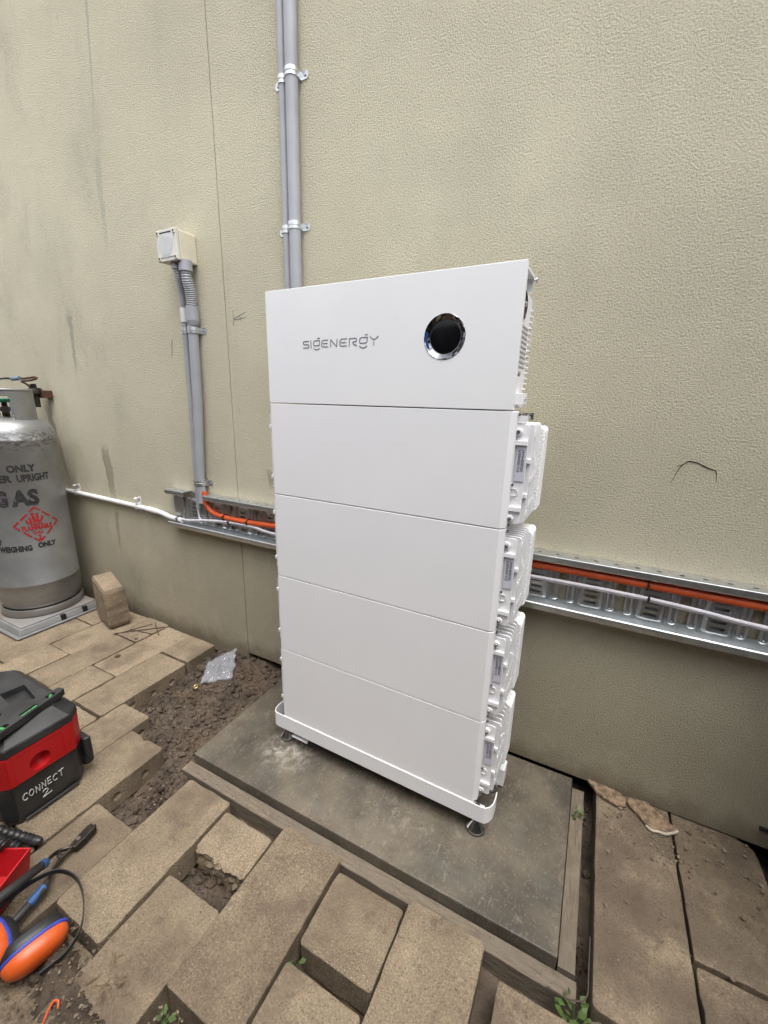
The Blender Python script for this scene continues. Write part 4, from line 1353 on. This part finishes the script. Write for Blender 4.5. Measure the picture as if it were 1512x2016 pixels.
GL = {'C': [[(.9, .85), (.55, 1), (.1, .75), (0, .35), (.3, 0), (.8, .1)]], 'O': [[(.5, 1), (.1, .75), (.05, .3), (.4, 0), (.8, .3), (.85, .75), (.5, 1)]],
      'N': [[(.05, 0), (.15, .5), (.2, 1)], [(.2, 1), (.5, .5), (.75, 0)], [(.75, 0), (.85, .5), (.9, 1)]],
      'E': [[(.15, 1), (.12, .5), (.1, 0)], [(.15, .98), (.5, 1), (.85, 1.02)], [(.12, .5), (.4, .52), (.7, .52)], [(.1, 0), (.5, .02), (.85, .05)]],
      'T': [[(0, 1), (.5, 1.02), (1.1, 1.1)], [(.55, 1), (.52, .5), (.5, 0)]], '2': [[(.1, .75), (.3, 1), (.7, .95), (.75, .65), (.4, .3), (0, 0), (.5, .05), (1, .08), (1.25, .16)]]}
for i, ch_ in enumerate('CONNECT'):
    for q in GL[ch_]:
        hand(q, -.940 + i * .0152, .080 + .0012 * math.sin(i * 2.1), .0128, .021)
for q in GL['2']:
    hand(q, -.896, .050, .019, .022)
hw.obj('marker_writing', MCK, tbx)

lv = thing('spirit_level', 'black spirit level with green vials lying on the tool box lid', 'spirit level', (-.52, -.87, .301))
ang = math.atan2(-.951 + .780, -.483 + .541)
Ml = Matrix.Translation((-.5365, -.772, .3015)) @ Matrix.Rotation(math.atan2(-.175, .045), 4, 'Z')
lb_ = B()
v, f = shape2d([[(.0, -.011), (.012, -.0145), (.30, -.0145), (.30, .0145), (.012, .0145), (.0, .011)]] + [rrect(a - .013, a + .013, -.008, .008, .004, 2) for a in (.035, .17)] + [rrect(.075, .125, -.006, .006, .003, 2)], .020)
lb_.add([(q.x, q.y, q.z + .010) for q in v], f, False, Ml)
lb_.obj('frame', MBG, lv, bevel=.0012)
for a, d in ((.035, (.5, .6)), (.10, (1, 0)), (.17, (0, 1))):
    L = .010 if a != .10 else .023
    dv = Vector((*d, 0)).normalized() * L
    c_ = Vector((a, 0, .013))
    vb = B().cyl(c_ - dv, c_ + dv, .0052, 12, M=Ml).obj('vial', MGR, lv)
    for s_ in (-.25, .25):
        B().cyl(c_ + dv * (s_ - .03), c_ + dv * (s_ + .03), .0055, 12, M=Ml).obj('vial_line', MBK, vb)
B().box(.002, .30, -.012, .012, .001, .0035, Ml).obj('web', MBK, lv)

# ------------------------------------------------------------------ red bin, rope, cutters, earmuffs
C0 = Vector((-.293, -.998, 0))
U = Vector((-.88, -.48, 0)).normalized()
V = Vector((.47, -.88, 0)).normalized()
def bp_(u, v_, z):
    return C0 + U * u + V * v_ + Vector((0, 0, z))
bn = B()
def bring(ins, z):
    return [bp_(ins, ins, z), bp_(.14 - ins, ins, z), bp_(.14 - ins, .17 - ins, z), bp_(ins, .17 - ins, z)]
bn.loft([bring(.012, .003), bring(.0, .082), bring(.0, .086), bring(.004, .086), bring(.0045, .082), bring(.0155, .007)])
tag(bn.obj('red_bin', MRB, origin=bp_(.07, .085, 0), bevel=.001), 'open red plastic parts bin at the left edge of the paving', 'bin')
rp = thing('black_rope', 'bunch of black braided cord beside the red bin', 'rope', (-.45, -.985, 0))
for q in ([(-.60, -1.03, .02), (-.52, -1.005, .022), (-.46, -.99, .022), (-.41, -.975, .020), (-.375, -.965, .018)], [(-.60, -1.06, .03), (-.50, -1.03, .035), (-.43, -1.01, .030), (-.39, -.995, .018)], [(-.50, -1.07, .10), (-.43, -1.05, .108), (-.375, -1.035, .105), (-.345, -1.03, .095)]):
    P = spl(q, 14)
    B().tube(P, [.012 + .0022 * math.sin(i * 1.25) for i in range(len(P))], 9).obj('cord', MBK, rp)
B().lathe([(.0001, 0), (.009, .002), (.011, .01), (.011, .026), (.008, .034), (.0001, .036)], (-.388, -.970, .019), 12, (.9, .35, 0)).obj('cord_tip', MBG, rp)

cu_ = thing('bolt_cutter', 'small iron bolt cutter with blue and black grips lying on the pavers', 'bolt cutter', (-.26, -.97, 0))
b = B()
hd = [(-.285, -.862), (-.273, -.866), (-.262, -.900), (-.262, -.930), (-.272, -.934), (-.283, -.905), (-.291, -.872)]
b.prism(hd, .006, .022)
b.obj('jaw', MIR, cu_, bevel=.003)
hd = [(-.275, -.858), (-.264, -.864), (-.256, -.895), (-.254, -.925), (-.264, -.928), (-.270, -.9), (-.2755, -.87)]
B().prism(hd, .004, .024).obj('jaw', MIR, cu_, bevel=.003)
B().cyl((-.268, -.908, .002), (-.268, -.908, .027), .006, 10).obj('pivot', MST, cu_)
B().tube(spl([(-.268, -.925, .015), (-.281, -.950, .022), (-.272, -.972, .034), (-.247, -.992, .054)], 6), .0062, 8, flat=.7).obj('lever', MIR, cu_)
B().tube(spl([(-.266, -.930, .013), (-.262, -.955, .014), (-.247, -.980, .016), (-.222, -1.005, .024)], 6), .0060, 8, flat=.7).obj('lever', MIR, cu_)
B().tube(spl([(-.281, -.950, .021), (-.270, -.955, .018), (-.263, -.945, .014)], 6), .0052, 8).obj('link', MIR, cu_)
h1 = B().tube([(-.250, -.990, .052), (-.238, -1.005, .066), (-.228, -1.10, .082), (-.222, -1.20, .095)], [.0085, .0105, .011, .011], 12).obj('handle', MBG, cu_)
B().tube([(-.2475, -.993, .0545), (-.2405, -1.003, .064)], .0115, 12).obj('grip_band', MBL, h1)
h2 = B().tube([(-.222, -1.005, .024), (-.210, -1.02, .026), (-.196, -1.09, .022), (-.19, -1.20, .02)], [.0075, .0092, .0095, .0095], 12).obj('handle', MBG, cu_)
B().tube([(-.214, -1.015, .026), (-.2035, -1.052, .025)], .0103, 12).obj('grip_band', MBL, h2)

em = thing('earmuffs', 'orange and blue earmuffs with a black headband lying by the bin', 'earmuffs', (-.10, -1.10, 0))
def cup(c, ax, long_, a=.062, b_=.042):
    c = Vector(c); ax = Vector(ax).normalized(); l = Vector(long_)
    l = (l - ax * l.dot(ax)).normalized(); s_ = ax.cross(l)
    def rings(prof, n=28):
        out = []
        for r_, h_ in prof:
            ring = []
            for k in range(n):
                t = 2 * math.pi * k / n
                ct, st_ = math.cos(t), math.sin(t)
                e = 2.5
                rad = (abs(ct) ** e + abs(st_) ** e) ** (-1 / e)
                ring.append(c + l * (a * r_ * ct * rad) + s_ * (b_ * r_ * st_ * rad) + ax * h_)
            out.append(ring)
        return out
    shell = B().loft(rings([(.97, .005), (.99, .008), (.97, .016), (.88, .026), (.68, .034), (.40, .038), (.02, .039)]), None, True).obj('cup', MOM, em)
    B().loft(rings([(1.0, -.001), (1.03, .0), (1.03, .005), (.98, .0065)]), None, True).obj('rim', MBU, shell)
    B().loft(rings([(.60, -.021), (.78, -.026), (.93, -.022), (.98, -.012), (.94, -.002), (.90, .0)]), None, True).obj('cushion', MBK, shell)
cup((-.092, -1.088, .037), (.90, -.18, -.22), (0.03, 1, 0.03), .060, .034)
cup((-.162, -1.128, .044), (-.05, -.72, .62), (.95, -.20, .05), .056, .036)
hb = spl([(-.040, -1.105, .018), (-.030, -1.06, .020), (-.048, -1.018, .024), (-.098, -.985, .034), (-.155, -.971, .040), (-.210, -.985, .044), (-.232, -1.03, .05), (-.225, -1.09, .06), (-.19, -1.15, .066), (-.15, -1.185, .06)], 7)
B().strap(hb, .014, .0028, (.1, .1, 1)).obj('headband', MBK, em, bevel=.0008)

# ------------------------------------------------------------------ small things lying about
bag = B()
n1, n2 = 26, 22
cor = [Vector((-.578, -.246, -.036)), Vector((-.668, -.128, -.030)), Vector((-.588, -.022, .012)), Vector((-.480, -.150, -.034))]
top, bot = [], []
for sgn, lst in ((1, top), (-1, bot)):
    for jj in range(n2 + 1):
        for ii in range(n1 + 1):
            u_, v_ = ii / n1, jj / n2
            p_ = cor[0].lerp(cor[1], v_).lerp(cor[3].lerp(cor[2], v_), u_)
            e = (math.sin(math.pi * u_) * math.sin(math.pi * v_)) ** .5
            h_ = .006 + .010 * e * (1 + abs(fbm(u_ * 3, v_ * 3, 2 * sgn, 3))) if sgn > 0 else .002
            cr_ = .010 * e * (abs(fbm(u_ * 5 + 3, v_ * 5, sgn, 3)) - .4)
            lst.append((p_.x + .010 * fbm(u_ * 4, v_ * 4, 9), p_.y + .010 * fbm(u_ * 4, v_ * 4, 14), p_.z + (h_ + cr_) * (1 if sgn > 0 else .4) + .004))
f_ = [(jj * (n1 + 1) + ii, jj * (n1 + 1) + ii + 1, (jj + 1) * (n1 + 1) + ii + 1, (jj + 1) * (n1 + 1) + ii) for jj in range(n2) for ii in range(n1)]
bag.add(top, f_, False)
bag.add(bot, f_, False)
bgo = bag.obj('plastic_bag', MBAG, origin=(-.58, -.14, -.03))
tag(bgo, 'crumpled clear plastic bag lying on the dug soil', 'plastic bag')
B().tube([(-.592 + .0085 * math.cos(a * .5236), -.262 + .0085 * math.sin(a * .5236), -.046 + .004 * math.sin(a * .5236)) for a in range(13)], .0028, 8, cap=False)
rgb = B().tube([(-.592 + .0085 * math.cos(a * .5236), -.262 + .0085 * math.sin(a * .5236), -.040 + .003 * math.sin(a * .5236)) for a in range(13)], .0028, 8, cap=False)
tag(rgb.obj('brass_ring', MBR, origin=(-.592, -.262, -.045)), 'small brass ring on the soil next to the plastic bag', 'ring')
def flake(poly, z, th, tilt, label, edge):
    cx = sum(p_[0] for p_ in poly) / len(poly); cy = sum(p_[1] for p_ in poly) / len(poly)
    o2 = []
    for i, a in enumerate(poly):
        c_ = poly[(i + 1) % len(poly)]
        for k in range(4):
            t = k / 4
            x_, y_ = a[0] + (c_[0] - a[0]) * t, a[1] + (c_[1] - a[1]) * t
            o2.append((x_ + .003 * fbm(x_ * 90, y_ * 90, 1), y_ + .003 * fbm(x_ * 90, y_ * 90, 5)))
    Mx = Matrix.Translation((cx, cy, z)) @ Matrix.Rotation(tilt[0], 4, 'X') @ Matrix.Rotation(tilt[1], 4, 'Y') @ Matrix.Translation((-cx, -cy, 0))
    b = B()
    ins = [(cx + (x_ - cx) * .9, cy + (y_ - cy) * .9) for x_, y_ in o2]
    b.loft([[(x_, y_, 0) for x_, y_ in o2], [(x_, y_, th * .8) for x_, y_ in o2], [(x_, y_, th * (1 + .3 * fbm(x_ * 40, y_ * 40, 0))) for x_, y_ in ins]], Mx)
    ob = b.obj('render_flake', MFK, origin=(cx, cy, z))
    tag(ob, label, 'render flake', 'broken render flakes at the foot of the wall')
    if edge:
        e = B()
        e.tube([Mx @ Vector((x_, y_, th * .5)) for x_, y_ in o2[edge[0]:edge[1]]], th * .38, 6)
        e.obj('broken_edge', MFE, ob)
flake([(.990, -.006), (1.095, -.006), (1.105, -.050), (1.075, -.060), (1.040, -.052), (1.018, -.042)], .006, .010, (.06, .05), 'broken piece of render at the wall corner by the pad gap', None)
flake([(1.115, -.012), (1.160, -.010), (1.195, -.035), (1.236, -.072), (1.205, -.092), (1.165, -.098), (1.130, -.060), (1.105, -.035)], .006, .012, (.10, -.06), 'broken piece of render with a pale snapped edge on the right pavers', (12, 22))
st_pts = [[(-1.255, -.219, .004), (-1.215, -.15, .006), (-1.178, -.058, .005)], [(-1.255, -.217, .007), (-1.18, -.14, .007), (-1.09, -.048, .006)], [(-1.218, -.153, .010), (-1.15, -.138, .007), (-1.088, -.125, .006)], [(-1.164, -.050, .014), (-1.10, -.085, .011), (-1.046, -.113, .006)]]
for q, l in zip(st_pts, ('straight dry twig lying nearest the upright paver', 'long dry twig reaching from the upright paver towards the wall', 'short dry twig lying across the pavers, nearest the camera of the four', 'dry twig leaning over the others close to the wall')):
    tag(B().tube(spl(q, 4), .0026, 6).obj('twig', MTW, origin=q[0]), l, 'twig', 'dry twigs by the upright paver')
for x, y, r, l in ((-1.116, -.191, .010, 'small dark stone on the pavers nearest the twigs'), (-1.052, -.327, .013, 'small dark stone on the pavers farther out from the wall')):
    b = B(); clod(b, x, y, .004, r, .5)
    tag(b.obj('stone', MTW, origin=(x, y, 0)), l, 'stone', 'small dark stones on the pavers')
oc3 = spl([(.036, -1.138, -.002), (.030, -1.125, .006), (.028, -1.113, .012), (.036, -1.108, .012), (.044, -1.114, .008)], 5)
tag(B().tube(oc3, .0024, 8).obj('orange_offcut', MOR, origin=oc3[0]), 'curled orange cable offcut on the soil at the bottom left', 'offcut')
# dry leaf sprigs and weeds
def weed(x, y, z, n_, r, label, mat=MLF, L=.02, wf_=.30):
    b = B()
    for k in range(n_):
        a = R.random() * 6.28
        rr = r * R.random() ** .6
        px, py = x + rr * math.cos(a), y + rr * math.sin(a)
        pz = z + R.uniform(.004, .026)
        l = L * R.uniform(.5, 1.1); w = l * wf_
        d = Vector((math.cos(a + R.uniform(-.8, .8)), math.sin(a + R.uniform(-.8, .8)), R.uniform(-.1, .9))).normalized()
        s_ = d.cross(Vector((R.uniform(-.4, .4), R.uniform(-.4, .4), 1))).normalized()
        o = Vector((px, py, pz))
        b.add([o, o + d * l * .45 + s_ * w, o + d * l, o + d * l * .45 - s_ * w], [(0, 1, 2), (0, 2, 3)])
        if k % 3 == 0:
            b.tube([(x, y, z - .005), (px, py, pz)], .0008, 4)
    tag(b.obj('weed', mat, origin=(x, y, z)), label, 'weed', 'small green weeds in the gaps')
weed(.992, -.612, -.045, 46, .030, 'largest tuft of green weeds, at the corner of the pad formwork')
weed(.408, -.812, -.055, 12, .012, 'tiny green weed in the gap between two front pavers')
weed(.232, -1.020, -.040, 9, .014, 'small green weed at the very bottom edge of the paving')
weed(.962, -.13, -.02, 8, .012, 'green sprig on the right formwork board near the wall')
weed(.085, -1.035, -.012, 14, .030, 'pale dry grass sprig between the earmuffs and the pavers', MDL, .03, .07)
tw = B().tube(spl([(1.015, -.45, -.02), (1.012, -.53, -.004), (1.008, -.585, -.002), (.975, -.602, -.004), (.93, -.602, -.006)], 8), .0016, 6)
tag(tw.obj('wire', MTW, origin=(1.0, -.55, 0)), 'thin dry stem curling round the outer corner of the formwork', 'stem')
ch = B()
for i in range(230):
    if R.random() < .55:
        x, y = R.uniform(1.02, 1.42), -abs(R.gauss(0, .10)) - .008
    else:
        x, y = R.uniform(1.03, 1.42), R.uniform(-.5, -.01)
    r = R.uniform(.0012, .0035) if R.random() < .85 else R.uniform(.004, .007)
    clod(ch, x, y, .004 + r * .2, r, .5)
for i in range(170):
    x, y = R.uniform(-1.3, .2), R.uniform(-1.3, -.03)
    if -.72 < x < .0 and y > -.6:
        continue
    r = R.uniform(.001, .0028)
    clod(ch, x, y, .004, r, .5)
for i in range(120):
    x, y = R.uniform(-.25, .97), -.568 + R.uniform(-.018, .018)
    clod(ch, x, y, -.030, R.uniform(.001, .0035), .6)
for i in range(60):
    clod(ch, 1.20 + R.gauss(0, .03), -.14 + R.gauss(0, .035), .004, R.uniform(.0015, .005), .6)
struct(ch.obj('render_crumbs', MCR), 'stuff')
lf = B()
for i in range(420):
    x, y = R.uniform(-.12, .33), R.uniform(-1.2, -.985)
    if .21 < x < .39 and y > -1.0:
        continue
    z = max(soil_h(x, y), -.012) + .003
    clod(lf, x, y, z, R.uniform(.0015, .0045), .6)
struct(lf.obj('soil_crumbs', MCR), 'stuff')
fib = B()
for i in range(150):
    if i < 95:
        x, y = (R.uniform(-.72, -.26), R.uniform(-.58, -.03)) if R.random() < .7 else (R.uniform(-.35, -.19), R.uniform(-.8, -.58))
    else:
        x, y = R.uniform(-.15, .33), R.uniform(-1.2, -.985)
    z = max(soil_h(x, y), -.10 if i < 95 else -.006) + .004
    a, l = R.random() * 6.28, R.uniform(.008, .030)
    fib.tube([(x, y, z), (x + l * .5 * math.cos(a), y + l * .5 * math.sin(a), z + .002), (x + l * math.cos(a + .4), y + l * math.sin(a + .4), z)], R.uniform(.0005, .0011), 4)
struct(fib.obj('leaf_litter', MDL), 'stuff')
# grey foot at the right frame edge; unseen box above added to block light
rt_ = thing('outdoor_unit', 'grey metal foot at the right edge, under an added unseen unit blocking light', 'outdoor unit', (1.72, -.2, 0))
B().box(1.505, 1.96, -.42, -.06, .065, 1.0).obj('shade_cabinet', MGC, rt_, bevel=.012)
B().prism([(1.462, -.012), (1.478, -.105), (1.95, -.105), (1.95, -.012)], .010, .060, None, [(1.462, -.012), (1.500, -.095), (1.95, -.095), (1.95, -.012)]).obj('foot', MGC, rt_, bevel=.004)
B().box(1.53, 1.94, -.40, -.11, -.08, .0645).obj('base', MDK, rt_)
B().box(1.430, 1.95, -.009, -.0008, .066, .074).obj('shadow_strip', MDK, rt_)  # dark strip painting in the shadow line on the wall
fgd = B()
for k in range(7):
    r_ = .03 + .02 * k
    fgd.tube([(1.735 + r_ * math.cos(a * .3142), -.425, .60 + r_ * math.sin(a * .3142)) for a in range(21)], .002, 5)
fgd.obj('fan_guard', MBK, rt_)
